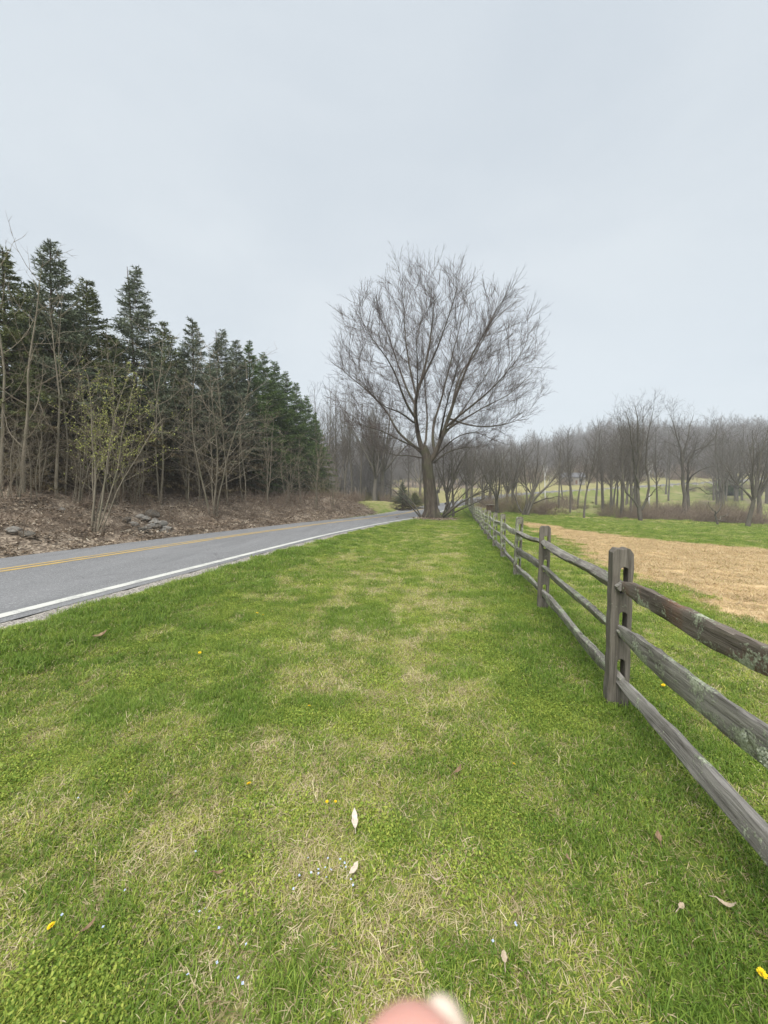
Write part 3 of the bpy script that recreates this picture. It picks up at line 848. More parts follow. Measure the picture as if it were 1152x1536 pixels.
# --- kinds of bare tree, built once and copied
def forest_tree(seed, H, r0, fork=.0, spread=30, dens=1., lean=0., start=.3):
    T = Tree(seed); d0 = (lean, lean * .2, 1)
    pts, rad = T.line((0, 0, -.15), d0, H * .96, r0, .015, 12, .035, .02); T.add(pts, rad, 0, 8)
    T.grow(pts, rad, H, 1, [None,
        dict(start=start, gap=H / (40 * dens), ang=spread + 12, len=lambda t, L: H * .36 * (1.05 - .75 * t), n=6, wan=.07, up=.07, sides=5, rr=.45, rmax=.09, rmin=.014),
        dict(start=.2, gap=.26 / dens, ang=34, len=lambda t, L: L * .42 * (1.1 - .6 * t), n=4, wan=.08, up=.05, sides=3, rr=.5, rmax=.026, rmin=.009),
        dict(start=.2, gap=.2 / dens, ang=36, len=lambda t, L: max(.4, L * .5), n=3, wan=.09, up=.03, sides=3, rr=.6, rmax=.013, rmin=.009, tip=.6)])
    return T
def spread_tree(seed, H, r0, nl=6, low=.22, spread=38):
    T = Tree(seed)
    hb = H * low
    pts, rad = T.line((0, 0, -.15), (T.g.gauss(0, .06), T.g.gauss(0, .06), 1), hb + .15, r0 * 1.15, r0 * .8, 4, .04, .0); T.add(pts, rad, 0, 9)
    spec = [None, None,
        dict(start=.25, gap=.48, ang=40, len=lambda t, L: L * .42 * (1.1 - .7 * t), n=5, wan=.09, up=.045, sides=4, rr=.45, rmax=.07, rmin=.013),
        dict(start=.15, gap=.27, ang=38, len=lambda t, L: L * .5 * (1.1 - .6 * t), n=4, wan=.1, up=.03, sides=3, rr=.5, rmax=.024, rmin=.008),
        dict(start=.22, gap=.42, ang=40, len=lambda t, L: max(.35, L * .5), n=3, wan=.1, up=.02, sides=3, rr=.6, rmax=.012, rmin=.009, tip=.6)]
    for i in range(nl):
        az = i * 6.283 / nl + T.g.uniform(-.4, .4); an = R(T.g.uniform(.35, 1.25) * spread) if i else R(6)
        d = (math.cos(az) * math.sin(an), math.sin(az) * math.sin(an), math.cos(an))
        L = (H - hb) * T.g.uniform(.8, 1.0)
        p0 = pts[-1] if i < 3 else pts[-2].lerp(pts[-1], T.g.random())
        w, rr = T.line(p0, d, L, r0 * T.g.uniform(.45, .62), .016, 9, .075, .045); T.add(w, rr, 1, 6)
        T.grow(w, rr, L, 2, spec)
    return T
KINDS = {}
def kind_tree(key, T, split, mt, mc):
    a, b_ = T.meshes(key, split); a.materials.append(mt); b_.materials.append(mc); KINDS[key] = (a, b_)
for i in range(3): kind_tree('tall%d' % i, forest_tree(40 + i, 14, .17, spread=22 + 5 * i), 1, M_bark_grey, M_twig_grey)
for i in range(3): kind_tree('wide%d' % i, spread_tree(50 + i, 12, .26, 6 + i, .2 + .05 * i, 36), 2, M_bark_grey, M_twig_grey)
def put_tree(key, name, px, Y, top, label, group=None, rz=None, cat='tree', sx=1.0, base=None):
    p = gpt(px, Y) if base is None else base
    H = 14 if key.startswith('tall') else 12
    if key.startswith('sap'): H = 8
    zt = at(px, top, p.y).z
    k = max(.15, (zt - p.z) / H)
    o = empty(name, p, (hash((px * 13 + int(Y * 7)) % 628) / 100.) if rz is None else rz, label, cat, group)
    o.scale = (k * sx, k * sx, k)
    a, b_ = KINDS[key]
    link('trunk', a, None, o); link('crown', b_, None, o)
    return o

G1 = 'bare trees along the edge of the mown field'
put_tree('wide0', 'bare_tree', 746, 47, 655, 'stout bare tree just right of where the fence ends', G1)
put_tree('wide2', 'bare_tree', 770, 56, 652, 'bare tree behind the stout trunk at the end of the fence', G1)
put_tree('tall0', 'bare_tree', 876, 46, 630, 'slender straight bare tree at the edge of the pale straw band', G1)
put_tree('tall1', 'bare_tree', 932, 51, 622, 'tall bare tree crowded against the one with a U-shaped low limb, left of it', G1, sx=1.1)
put_tree('tall2', 'bare_tree', 946, 55, 616, 'thick-trunked tall bare tree right behind the one with a U-shaped low limb', G1, sx=1.1)
put_tree('wide1', 'bare_tree', 1122, 42, 624, 'upright bare tree standing alone at the far right of the field edge', G1, sx=.8)
put_tree('tall0', 'bare_tree', 855, 58, 640, 'bare tree with fine upright twigs between the leaning tree and the slender one', G1, rz=2)
put_tree('tall2', 'bare_tree', 838, 72, 650, 'hazy bare tree in front of the far house', G1, rz=1)
put_tree('tall1', 'bare_tree', 905, 66, 640, 'bare tree on the pasture behind the slender straight one', G1, rz=4)
put_tree('wide2', 'bare_tree', 1140, 62, 640, 'bare tree on the pasture behind the far right one', G1, rz=3)
put_tree('tall1', 'bare_tree', 985, 62, 634, 'bare tree on the pasture beside the pale trunk', G1, rz=5)
put_tree('wide0', 'bare_tree', 800, 74, 662, 'bare tree on the slope behind the leaning multi-stemmed one', G1, rz=5)
put_tree('tall1', 'bare_tree', 1085, 78, 640, 'bare tree on the slope near the utility pole', G1, rz=5)

# tree with a low U-shaped limb
def hand_tree(name, seed, Y, base, lines, label, cat='tree', group=None, mt=M_bark_grey, mc=M_twig_grey, gap2=.55, ln=.34, sub=True):
    T = Tree(seed); B = gpt(base[0], Y)
    for pl, r0 in lines:
        w = [at(p[0], p[1], Y + (p[2] if len(p) > 2 else 0)) - B for p in pl]
        if pl[0] is lines[0][0][0]: w[0].z = -.15
        w, L = smooth(w, 9); w = [w[0]] + [p + Vector((T.g.gauss(0, .03), T.g.gauss(0, .1), T.g.gauss(0, .03))) for p in w[1:]]
        rr = [max(r0 * (1 - (i / 9) ** .9) + .018, .018) for i in range(10)]
        T.add(w, rr, 0, 7)
        T.grow(w, rr, L, 1, [None,
            dict(start=.3, gap=gap2, ang=38, len=lambda t, L: max(1.2, L * ln * (1.1 - .6 * t)), n=5, wan=.09, up=.06, sides=4, rr=.45, rmax=.05, rmin=.013),
            dict(start=.2, gap=.25, ang=36, len=lambda t, L: L * .45, n=4, wan=.09, up=.04, sides=3, rr=.5, rmax=.02, rmin=.008),
            dict(start=.2, gap=.2, ang=36, len=lambda t, L: max(.35, L * .5), n=3, wan=.1, up=.02, sides=3, rr=.6, rmax=.012, rmin=.009, tip=.6)])
    return tree_thing(name, T, 1, mt, mc, B, label, cat, group)
hand_tree('bare_tree', 61, 44, (961, 787), [
  ([(961, 790), (960, 770), (957, 745), (956, 715), (957, 680), (955, 640), (952, 608)], .22),
  ([(960, 766), (952, 752), (942, 744), (936, 728), (934, 700, 1), (933, 660, 2), (925, 625, 2)], .12),
  ([(962, 765), (970, 748), (972, 725), (970, 690), (972, 650), (980, 612)], .14),
  ([(958, 735), (950, 690, -1), (945, 650, -2), (938, 618, -2)], .11),
  ([(968, 750), (980, 738, -1), (992, 728, -2)], .06),
  ([(957, 700), (965, 660, 1), (965, 610, 2)], .09)], 'tall bare tree with a low U-shaped limb on the edge of the green strip', group=G1)
hand_tree('bare_tree', 62, 57, (1027, 765), [
  ([(1027, 768), (1026, 740), (1024, 705), (1021, 675), (1012, 645), (1005, 622)], .34),
  ([(1032, 768), (1032, 735), (1031, 700, -.5), (1036, 680, -1), (1055, 672, -1.5), (1070, 660, -2), (1078, 640, -2)], .24),
  ([(1031, 725), (1040, 712, -1), (1056, 702, -2), (1074, 700, -3)], .12),
  ([(1024, 700), (1028, 670, 1), (1035, 640, 1.5), (1040, 622, 2)], .14),
  ([(1032, 735), (1048, 732, 1), (1062, 742, 2)], .08)], 'twin-trunked bare tree with a heavy limb reaching right, on the pasture slope', group=G1)
hand_tree('bare_tree', 63, 46, (792, 772), [
  ([(790, 772), (800, 752), (815, 735), (830, 720), (838, 700), (842, 668)], .2),
  ([(786, 772), (796, 745), (803, 720), (806, 690), (808, 662)], .17),
  ([(784, 772), (790, 745), (788, 715), (785, 690), (782, 664)], .13),
  ([(800, 755), (820, 748, -1), (838, 745, -2), (848, 750, -2.5)], .08),
  ([(782, 768), (772, 745, 1), (768, 715, 1.5), (765, 672, 2)], .09)], 'many-stemmed bare tree leaning right behind the straw field', group=G1)
hand_tree('bare_tree', 64, 43, (1077, 785), [
  ([(1077, 786), (1076, 774), (1074, 768), (1082, 760), (1084, 740), (1083, 715)], .10),
  ([(1077, 780), (1086, 774), (1096, 770)], .06), ([(1075, 770), (1068, 764), (1062, 752)], .05)], 'low crooked bare tree with twisted limbs in the brush', group=G1, gap2=.8, ln=.2)
# pale-barked trunks
hand_tree('pale_snag', 65, 88, (972, 735), [([(974, 735), (973, 715), (971, 690)], .20), ([(973, 708), (977, 704), (979, 696)], .06)], 'broken white-barked trunk on the pasture, left of the twin-trunked tree', 'tree', mt=M_bark_pale, mc=M_bark_pale, gap2=3)
hand_tree('pale_snag', 66, 86, (817, 742), [([(818, 742), (817, 720), (815, 692)], .16), ([(817, 715), (820, 705), (821, 698)], .05)], 'slim white-barked trunk behind the many-stemmed leaning tree', 'tree', mt=M_bark_pale, mc=M_bark_pale, gap2=3)

G2 = 'bare trees in the row along the road verge'
put_tree('tall2', 'bare_tree', 680, 37, 640, 'bare tree on the lawn next behind the huge one', G2, sx=1.3)
put_tree('wide1', 'bare_tree', 674, 44, 648, 'bare tree close behind the first one on the lawn past the huge tree', G2)
put_tree('wide2', 'bare_tree', 707, 63, 652, 'bare tree at the far end of the split rail fence', G2)
put_tree('wide0', 'bare_tree', 724, 76, 655, 'bare tree beyond the road bend past the fence end', G2, rz=1)
put_tree('tall0', 'bare_tree', 700, 92, 662, 'thin bare tree on the slope above the road bend', G2)

G3 = 'bare trees behind the end of the spruce row'
put_tree('wide1', 'bare_tree', 562, 62, 600, 'left one of the two stout bare trunks on the grassy mound', G3, rz=.4)
put_tree('wide2', 'bare_tree', 573, 64, 592, 'right one of the two stout bare trunks on the grassy mound', G3, rz=2.2)
for i, (px, Y, tp, k, lb) in enumerate([
  (478, 66, 566, 'tall0', 'tall thin bare tree rising directly behind the last dark spruce'), (492, 60, 572, 'tall1', 'tall bare tree with dense upright twigs just past the spruce row'),
  (505, 70, 568, 'tall2', 'straight bare tree second from the last dark spruce'), (516, 58, 585, 'tall0', 'bare tree standing above the brown brush at the end of the bank'),
  (528, 66, 580, 'tall1', 'bare tree between the brush and the two stout trunks'), (541, 72, 575, 'tall2', 'tall straight bare tree left of the two stout trunks'),
  (586, 76, 610, 'tall1', 'bare tree just right of the two stout trunks'), (612, 80, 625, 'tall0', 'bare tree behind the small blue spruce'), (630, 92, 640, 'wide0', 'bare tree seen left of the huge trunk above the road')]):
    put_tree(k, 'bare_tree', px, Y, tp, lb, G3, rz=i * 1.3, sx=.85)

gt = random.Random(515)
for i in range(18):
    put_tree('tall%d' % (i % 3), 'bare_tree', gt.uniform(822, 955), gt.uniform(58, 92), gt.uniform(628, 662), 'thin grey bare tree in the crowded thicket between the leaning tree and the U-limbed tree', 'crowded thicket of thin bare trees before the far house', rz=gt.random() * 6, sx=1.15)
for i in range(14):
    put_tree(['tall0', 'wide1', 'tall2', 'wide2'][i % 4], 'bare_tree', gt.uniform(655, 780), gt.uniform(66, 108), gt.uniform(650, 690), 'hazy bare tree in the thicket beyond the road bend behind the fence end', 'hazy thicket of bare trees beyond the road bend', rz=gt.random() * 6, sx=1.1)
for i in range(16):
    put_tree('tall%d' % (i % 3), 'bare_tree', gt.uniform(468, 600), gt.uniform(68, 100), gt.uniform(575, 640), 'thin upright bare tree in the crowded stand past the last dark spruce', 'crowded stand of thin bare trees past the spruces', rz=gt.random() * 6, sx=.9)
for i in range(14):
    put_tree(['tall1', 'wide0', 'tall2'][i % 3], 'bare_tree', gt.uniform(985, 1165), gt.uniform(80, 125), gt.uniform(628, 660), 'hazy bare tree scattered over the pasture slope below the woods', 'hazy bare trees scattered on the far pasture', rz=gt.random() * 6, sx=1.1)

# --- slender bare trees along the top of the bank
def sapling(seed, H, nst, r0):
    T = Tree(seed); g = T.g
    for i in range(nst):
        az = g.random() * 6.28; an = R(g.uniform(1, 5.5)) if nst > 1 else R(3)
        w, rr = T.line((math.cos(az) * .12 * (nst > 1), math.sin(az) * .12 * (nst > 1), -.15), (math.cos(az) * math.sin(an), math.sin(az) * math.sin(an), math.cos(an)), H * g.uniform(.8, 1), r0 * g.uniform(.75, 1.05), .004, 12, .045, .03)
        T.add(w, rr, 0, 7)
        T.grow(w, rr, H, 1, [None,
            dict(start=.16, gap=.45, ang=52, len=lambda t, L: H * .30 * (1.1 - .7 * t), n=6, wan=.12, up=.06, sides=4, rr=.42, rmax=.034, rmin=.011),
            dict(start=.2, gap=.3, ang=40, len=lambda t, L: L * .42, n=4, wan=.11, up=.04, sides=3, rr=.5, rmax=.014, rmin=.007),
            dict(start=.3, gap=.25, ang=38, len=lambda t, L: max(.25, L * .5), n=3, wan=.1, up=.03, sides=3, rr=.6, rmax=.008, rmin=.005)])
    return T
for i, (ns, r0) in enumerate([(1, .064), (2, .052), (3, .048), (1, .05), (4, .042)]): kind_tree('sap%d' % i, sapling(80 + i, 8, ns, r0), 1, M_bark_tan, M_twig_tan)
G4 = 'slender bare trees on the roadside bank'
SAP = [(34, 742, 330, 'sap0', 'tallest pale slender trunk at the far left of the bank'), (86, 748, 392, 'sap0', 'slender straight trunk with a dark spruce trunk behind it'),
 (97, 742, 420, 'sap3', 'slender trunk forking low, close beside the straight one'), (180, 752, 480, 'sap1', 'twin slender trunks inside the leafing yellow-green bush'),
 (244, 756, 470, 'sap1', 'twin slender trunks right of the leafing bush, above the fieldstones'), (320, 775, 500, 'sap4', 'clump of four slender trunks near the middle of the bank'),
 (341, 758, 515, 'sap3', 'single slender trunk just right of the clump of four'), (400, 756, 600, 'sap2', 'small pale crooked bare tree against the dark spruces'),
 (432, 757, 640, 'sap4', 'thin many-stemmed bare shrub under the dark green spruces'), (474, 764, 640, 'sap2', 'thin bare stems in front of the last dark spruce'),
 (452, 758, 655, 'sap1', 'pair of thin bare stems beneath the second last dark spruce'), (4, 735, 318, 'sap0', 'leaning pale trunk cut by the left edge'),
 (282, 752, 560, 'sap2', 'thin arching bare stems between the fieldstones and the clump of four'), (135, 745, 520, 'sap3', 'thin trunk hidden behind the leafing bush'),
 (500, 766, 668, 'sap4', 'thin brushy stems at the end of the bank by the mound'), (212, 750, 540, 'sap3', 'thin trunk between the two pairs of twin trunks'),
 (365, 754, 575, 'sap1', 'leaning thin stems right of the clump of four'), (58, 740, 560, 'sap2', 'bushy thin stems between the two tallest pale trunks')]
for i, (px, py, tp, k, lb) in enumerate(SAP):
    p = ghit(px, py)
    if p.y > 48: p = gpt(px, 46)
    put_tree(k, 'bank_tree', px, p.y, tp, lb, G4, rz=i * 1.9 + .3, base=p, sx=1.0 if tp < 450 else 1.1)

for i in range(16):
    px = gt.uniform(5, 330); py = np.interp(px, [0, 300, 490], [752, 760, 768]); p = ghit(px, py)
    if p.y > 46: p = gpt(px, 45)
    put_tree('sap%d' % (i % 5), 'bank_tree', px, p.y, gt.uniform(575, 690), 'thin bare stems in the tangle along the top of the bank', 'tangled thin bare stems on the bank', rz=gt.random() * 6, base=p, sx=1.25)

# --- leafing yellow-green bush
M_newleaf = leafy('new_leaf', [(.1, (.20, .24, .045)), (.5, (.36, .39, .09)), (.9, (.52, .53, .17))], inst=False, trans=.3)
p = ghit(137, 797)
T = Tree(91); tips = []
for (dx, az, an, L, r) in [(0, 0, 2, 5.9, .045), (.2, .2, 10, 5.9, .042), (.1, 2.8, 8, 4.8, .03), (.2, .1, 17, 5.6, .03), (.3, .2, 25, 5.0, .026), (.1, 1.4, 12, 5.2, .03)]:
    w, rr = T.line((dx, 0, -.1), (math.cos(az) * math.sin(R(an)), math.sin(az) * math.sin(R(an)), math.cos(R(an))), L, r, .01, 9, .06, .02)
    T.add(w, rr, 0, 6)
    T.grow(w, rr, L, 1, [None, dict(start=.3, gap=.26, ang=42, len=lambda t, L: 1.5 * (1.1 - .5 * t), n=4, wan=.09, up=.05, sides=3, rr=.5, rmax=.016, rmin=.007), dict(start=.2, gap=.22, ang=38, len=lambda t, L: .55, n=3, wan=.1, up=.04, sides=3, rr=.6, rmax=.008, rmin=.005)])
bush = tree_thing('leafing_bush', T, 1, M_bark_tan, M_twig_tan, p, 'young bush with yellow-green new leaves on thin stems on the bank', 'bush')
g = NR(92); LV = []
for lev in (1, 2):
    for pts, rr, sd, ti in T.lv[lev]:
        pts = np.array(pts)
        for k in range(26 if lev == 2 else 16):
            t = g.random() * (len(pts) - 1.001); i = int(t); q_ = pts[i] + (pts[i + 1] - pts[i]) * (t - i)
            if g.random() < .10 + .34 * sst(1.4, 3.2, q_[2]): LV.append(q_ + g.normal(0, .03, 3))
LV = np.array(LV); m_ = len(LV); ax = g.normal(0, 1, (m_, 3)); ax /= np.linalg.norm(ax, axis=1)[:, None]; ay = np.cross(ax, g.normal(0, 1, (m_, 3))); ay /= np.linalg.norm(ay, axis=1)[:, None]
sz = g.uniform(.016, .032, (m_, 1))
V = np.stack([LV - ax * sz, LV - ay * sz * .6, LV + ax * sz, LV + ay * sz * .6], 1).reshape(-1, 3)
link('foliage', fast_mesh('foliage', V, (np.arange(m_) * 4)[:, None] + np.arange(4)[None], None, {'tint': np.repeat(g.random(m_), 4)}), M_newleaf, bush)

# --- spruces
def spruce_mat(name, c0, c1, c2, brown):
    m, nt, b = mat_new(name); q = NB(nt)
    t = q.attr('tint'); o = q.obj()
    c = q.ramp(t, [(.1, c0), (.5, c1), (.95, c2)])
    sepx = q.n('SeparateXYZ'); q.l(o, sepx.inputs[0])
    low = q.math('ADD', q.math('MULTIPLY', sepx.outputs[2], -.17), q.math('MULTIPLY', q.noise(o, .8, 3), 2.2))
    c = q.mix(q.ramp(low, [(.25, 0), (.8, .75)]), c, brown)
    q.l(c, b.inputs['Base Color']); b.inputs['Roughness'].default_value = .6; b.inputs['Specular IOR Level'].default_value = .2
    return m
M_sp_blue = spruce_mat('spruce_blue', (.06, .082, .045), (.12, .148, .090), (.21, .235, .16), (.15, .10, .055))
M_sp_green = spruce_mat('spruce_green', (.060, .080, .024), (.12, .145, .05), (.20, .215, .09), (.15, .105, .055))
M_sp_dark = spruce_mat('spruce_dark', (.040, .078, .014), (.08, .135, .03), (.14, .20, .05), (.05, .07, .03))
def spruce(key, seed, H, wid, mat, bare_to=2.2, hang=.65, dens=1.05):
    g = NR(seed); T = Tree(seed)
    pts, rad = T.line((0, 0, -.2), (0, 0, 1), H, .17, .012, 10, .008, .01); T.add(pts, rad, 0, 8)
    NV = []; NT = []
    z = .5
    while z < H - .25:
        fz = z / H
        Lb0 = wid * 1.06 * (1 - fz) ** 1.02 * (1 if fz > .18 else .8) + .12
        nb = int(2 + 3.2 * (1 - fz) + g.random())
        for k in range(nb):
            az = g.random() * 6.28; Lb = Lb0 * g.uniform(.7, 1.18)
            el = (.8 * fz ** 1.6 - .16 * (1 - fz)) + g.normal(0, .15)
            zz = z + g.uniform(-.16, .16)
            n_ = 5; pp = [np.array([0, 0, zz])]; e = el
            for i in range(n_):
                pp.append(pp[-1] + np.array([math.cos(az) * math.cos(e), math.sin(az) * math.cos(e), math.sin(e)]) * Lb / n_); e -= .06 * (1 - fz); e += .05 * (i > 2)
            pp = np.array(pp)
            r = .012 + .018 * (1 - fz)
            T.lv.setdefault(1, []).append(([tuple(a) for a in pp], [r, r * .85, r * .7, r * .5, r * .35, r * .15], 3, g.random()))
            tb = g.random() * .5
            dead = zz < bare_to * g.uniform(.5, 1.3)
            nlet = int(Lb / .075 * dens)
            for j in range(nlet):
                t = (0.12 if not dead else .4) + (.88 if not dead else .6) * (j + g.random()) / nlet
                if dead and g.random() < .55: continue
                i = min(int(t * n_), n_ - 1); f = t * n_ - i; c = pp[i] * (1 - f) + pp[i + 1] * f
                sd = 1 if j % 2 else -1
                aa = az + sd * g.uniform(.5, 1.1); L2 = (.10 + .14 * min(1, Lb) + .30 * (1 - t) * min(1, Lb)) * g.uniform(.7, 1.3)
                dv = np.array([math.cos(aa), math.sin(aa), -hang * g.uniform(.3, 1.2) * (1 - fz) + .35 * fz]); dv /= np.linalg.norm(dv)
                ns = 8
                for q_ in range(ns):
                    c2 = c + dv * L2 * (q_ + g.random()) / ns
                    nd = dv * .9 + g.normal(0, .6, 3); nd /= np.linalg.norm(nd); ln = g.uniform(.10, .19); w_ = np.cross(nd, g.normal(0, 1, 3)); w_ *= .030 / (np.linalg.norm(w_) + 1e-6)
                    NV += [c2 - w_ * .8, c2 + w_ * .8, c2 + nd * ln]; NT.append(np.clip(tb + g.random() * .5, 0, 1))
        z += .115 if fz < .8 else .10
    # leader
    for k in range(40):
        zz = H - g.random() * .9; nd = np.array([g.normal(0, .5), g.normal(0, .5), 1]); nd /= np.linalg.norm(nd); w_ = np.cross(nd, g.normal(0, 1, 3)); w_ *= .014 / np.linalg.norm(w_)
        c2 = np.array([0, 0, zz - .2]); NV += [c2 - w_, c2 + w_, c2 + nd * .14]; NT.append(g.random())
    NV = np.array(NV); m_ = len(NV) // 3
    tm = tube_mesh(key + '_trunk', T.lv[0]); tm.materials.append(M_bark_spruce)
    bm_ = tube_mesh(key + '_branches', T.lv[1]); bm_.materials.append(M_twig_dead)
    fm = fast_mesh(key + '_crown', NV, None, np.arange(m_ * 3).reshape(-1, 3), {'tint': np.repeat(np.array(NT), 3)}, smooth=False); fm.materials.append(mat)
    KINDS[key] = (tm, bm_, fm, H)
spruce('sp_blue', 201, 13, 3.3, M_sp_blue, 2.6)
spruce('sp_blue2', 202, 13, 3.1, M_sp_blue, 3.0)
spruce('sp_green', 203, 12, 3.5, M_sp_green, 3.4, .6)
spruce('sp_dark', 204, 14, 3.4, M_sp_dark, .3, .9)
spruce('sp_dark2', 205, 13, 3.4, M_sp_dark, .3, 1.0)
def put_spruce(key, px, Y, top, label, group, rz, sx=1.0):
    p = gpt(px, Y); k = (at(px, top, Y).z - p.z) / KINDS[key][3]
    o = empty('spruce_tree', p, rz, label, 'tree', group); o.scale = (k * sx, k * sx, k)
    a, b_, c, _ = KINDS[key]
    link('trunk', a, None, o); link('branches', b_, None, o); link('crown', c, None, o)
    return o
G5 = 'spruces in the row above the bank'
SPR = [('sp_green', 12, 16.0, 366, 'ragged green spruce at the left edge, half behind a leaning pale trunk'), ('sp_blue', 84, 17.5, 358, 'tallest looking thin-topped spruce near the left edge'),
 ('sp_green', 135, 19.6, 415, 'broad green spruce between the thin-topped one and the bluish pointed one'), ('sp_blue2', 208, 21.5, 398, 'bluish pointed spruce standing alone against the sky behind the leafing bush'),
 ('sp_green', 250, 25.5, 480, 'green spruce filling the gap right of the bluish pointed one'), ('sp_blue', 291, 26.0, 476, 'bluish spruce with a dense pointed top left of the clump of four trunks'),
 ('sp_blue2', 335, 29.5, 493, 'bluish spruce directly behind the clump of four slender trunks'), ('sp_blue', 356, 32.0, 508, 'smaller bluish spruce just right of the clump of four trunks'),
 ('sp_dark', 376, 33.5, 510, 'tallest dark green spruce at the start of the dense dark stretch'), ('sp_dark2', 396, 36.5, 528, 'second dense dark green spruce from the tallest dark one'),
 ('sp_dark', 413, 39.0, 540, 'third dense dark green spruce in the sloping dark stretch'), ('sp_dark2', 430, 42.0, 556, 'fourth dense dark green spruce in the sloping dark stretch'),
 ('sp_dark', 445, 45.0, 572, 'third from last dark green spruce before the bare trees'), ('sp_dark2', 460, 48.5, 592, 'second last dark green spruce before the bare trees'), ('sp_dark', 473, 52.0, 618, 'last and lowest dark green spruce before the bare trees'),
 ('sp_green', 60, 21.5, 420, 'shaded green spruce in the second row behind the thin-topped one'), ('sp_green', 170, 25.0, 500, 'shaded green spruce in the second row behind the leafing bush'),
 ('sp_dark', 232, 28.0, 520, 'shaded dark spruce in the second row right of the bluish pointed one'), ('sp_dark2', 110, 23.0, 470, 'shaded dark spruce in the second row behind the straight slender trunk'), ('sp_dark', 275, 31.0, 530, 'shaded dark spruce in the second row behind the dense-topped bluish one'), ('sp_dark2', 348, 36.0, 540, 'shaded dark spruce in the second row behind the smaller bluish one'),
 ('sp_green', 318, 33.0, 540, 'green spruce in the second row behind the clump of four trunks')]
for i, (k, px, Y, tp, lb) in enumerate(SPR): put_spruce(k, px, Y, tp, lb, G5, i * 2.1, [1.1, 1.15, 1.2, 1.08][i % 4])
o = put_spruce('sp_blue', 604, 54, 722, 'small young blue spruce alone by the road bend', None, 0, 1.9)
o = put_spruce('sp_dark2', 1090, 118, 706, 'small dark evergreen on the hillside beside the utility pole', None, 1, 2.6)
put_spruce('sp_green', 622, 58, 738, 'low dark evergreen just right of the small blue spruce', None, 1, 2.6)

# --- woods on the far hill and behind the road (one mass)
g = NR(300); WX = []; WY = []
for (x0, x1, y0, y1, N) in [(20, 340, 160, 300, 3200), (-60, 60, 140, 260, 700), (-45, 2, 72, 150, 420), (2, 30, 115, 160, 100), (90, 190, 138, 170, 120), (-200, -40, 60, 200, 160)]:
    WX.append(g.uniform(x0, x1, N)); WY.append(g.uniform(y0, y1, N))
WX = np.concatenate(WX); WY = np.concatenate(WY)
s_, _ = road_s(WX, WY)
k = (np.abs(WX) < WY * 1.15) & ((s_ > RW + 6) | (s_ < -12)) & ~((WX / WY > .25) & (s_ < 0))
WX, WY = WX[k], WY[k]
def wood_piece(seed, H, dens, sp=24):
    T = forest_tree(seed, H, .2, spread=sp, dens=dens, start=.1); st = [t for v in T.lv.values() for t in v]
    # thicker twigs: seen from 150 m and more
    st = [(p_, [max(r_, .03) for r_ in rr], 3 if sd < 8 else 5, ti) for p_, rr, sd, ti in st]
    me = tube_mesh('w', st); me.materials.append(M_twig_haze_tint); return bpy.data.objects.new('w', me)
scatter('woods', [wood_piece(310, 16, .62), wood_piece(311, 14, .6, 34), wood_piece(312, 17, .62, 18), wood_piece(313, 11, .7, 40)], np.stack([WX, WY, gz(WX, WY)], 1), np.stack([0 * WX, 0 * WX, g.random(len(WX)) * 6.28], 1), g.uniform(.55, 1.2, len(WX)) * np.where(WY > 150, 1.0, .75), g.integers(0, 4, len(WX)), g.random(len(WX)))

# --- brush along the creek line and the wood edge
M_brush_olive = bark('brush_olive', (.12, .11, .05), (.24, .22, .11), 9)
br_v = [stick_piece(320 + i, 80, .9, .8, 1.9, 1.05, .012, M_brush) for i in range(2)] + [stick_piece(330, 80, .9, .8, 1.7, 1.0, .012, M_brush_olive), stick_piece(331, 60, .7, .7, 1.4, .9, .012, M_brush_olive)]
g = NR(340); BX = []; BY = []
for (N, px0, px1, Y0, Y1) in [(330, 730, 1180, 48, 58), (420, 740, 1180, 55, 90), (420, 640, 1180, 125, 190), (60, 480, 540, 44, 52), (80, 545, 640, 62, 85), (40, 430, 500, 42, 52), (60, 690, 760, 62, 78)]:
    px = g.uniform(px0, px1, N); Y = g.uniform(Y0, Y1, N); bx_ = (px - CX) / F * Y
    k = fbm(bx_ * .22, Y * .3, 71, 3) + .25 * (g.random(N) - .5) > (.46 if Y1 > 56 else .40) - .3 * (Y1 > 180); BX.append(bx_[k]); BY.append(Y[k])
BX = np.concatenate(BX); BY = np.concatenate(BY); s_, _ = road_s(BX, BY)
k = (s_ < -1.5) | (s_ > RW + 1.5); BX, BY = BX[k], BY[k]
ol = fbm(BX * .12, BY * .12, 66)
scatter('undergrowth', br_v, np.stack([BX, BY, gz(BX, BY) - .05], 1), np.stack([0 * BX, 0 * BX, g.random(len(BX)) * 6.28], 1), g.uniform(.38, .75, len(BX)) * (.35 + 1.3 * fbm(BX * .35, BY * .35, 72) ** 1.2) * np.where(g.random(len(BX)) < .2, 2.5, 1) * np.where(BY > 110, 2.6, 1), np.where(ol + .2 * (g.random(len(BX)) - .5) > .52, 2, 0) + g.integers(0, 2, len(BX)), g.random(len(BX)))

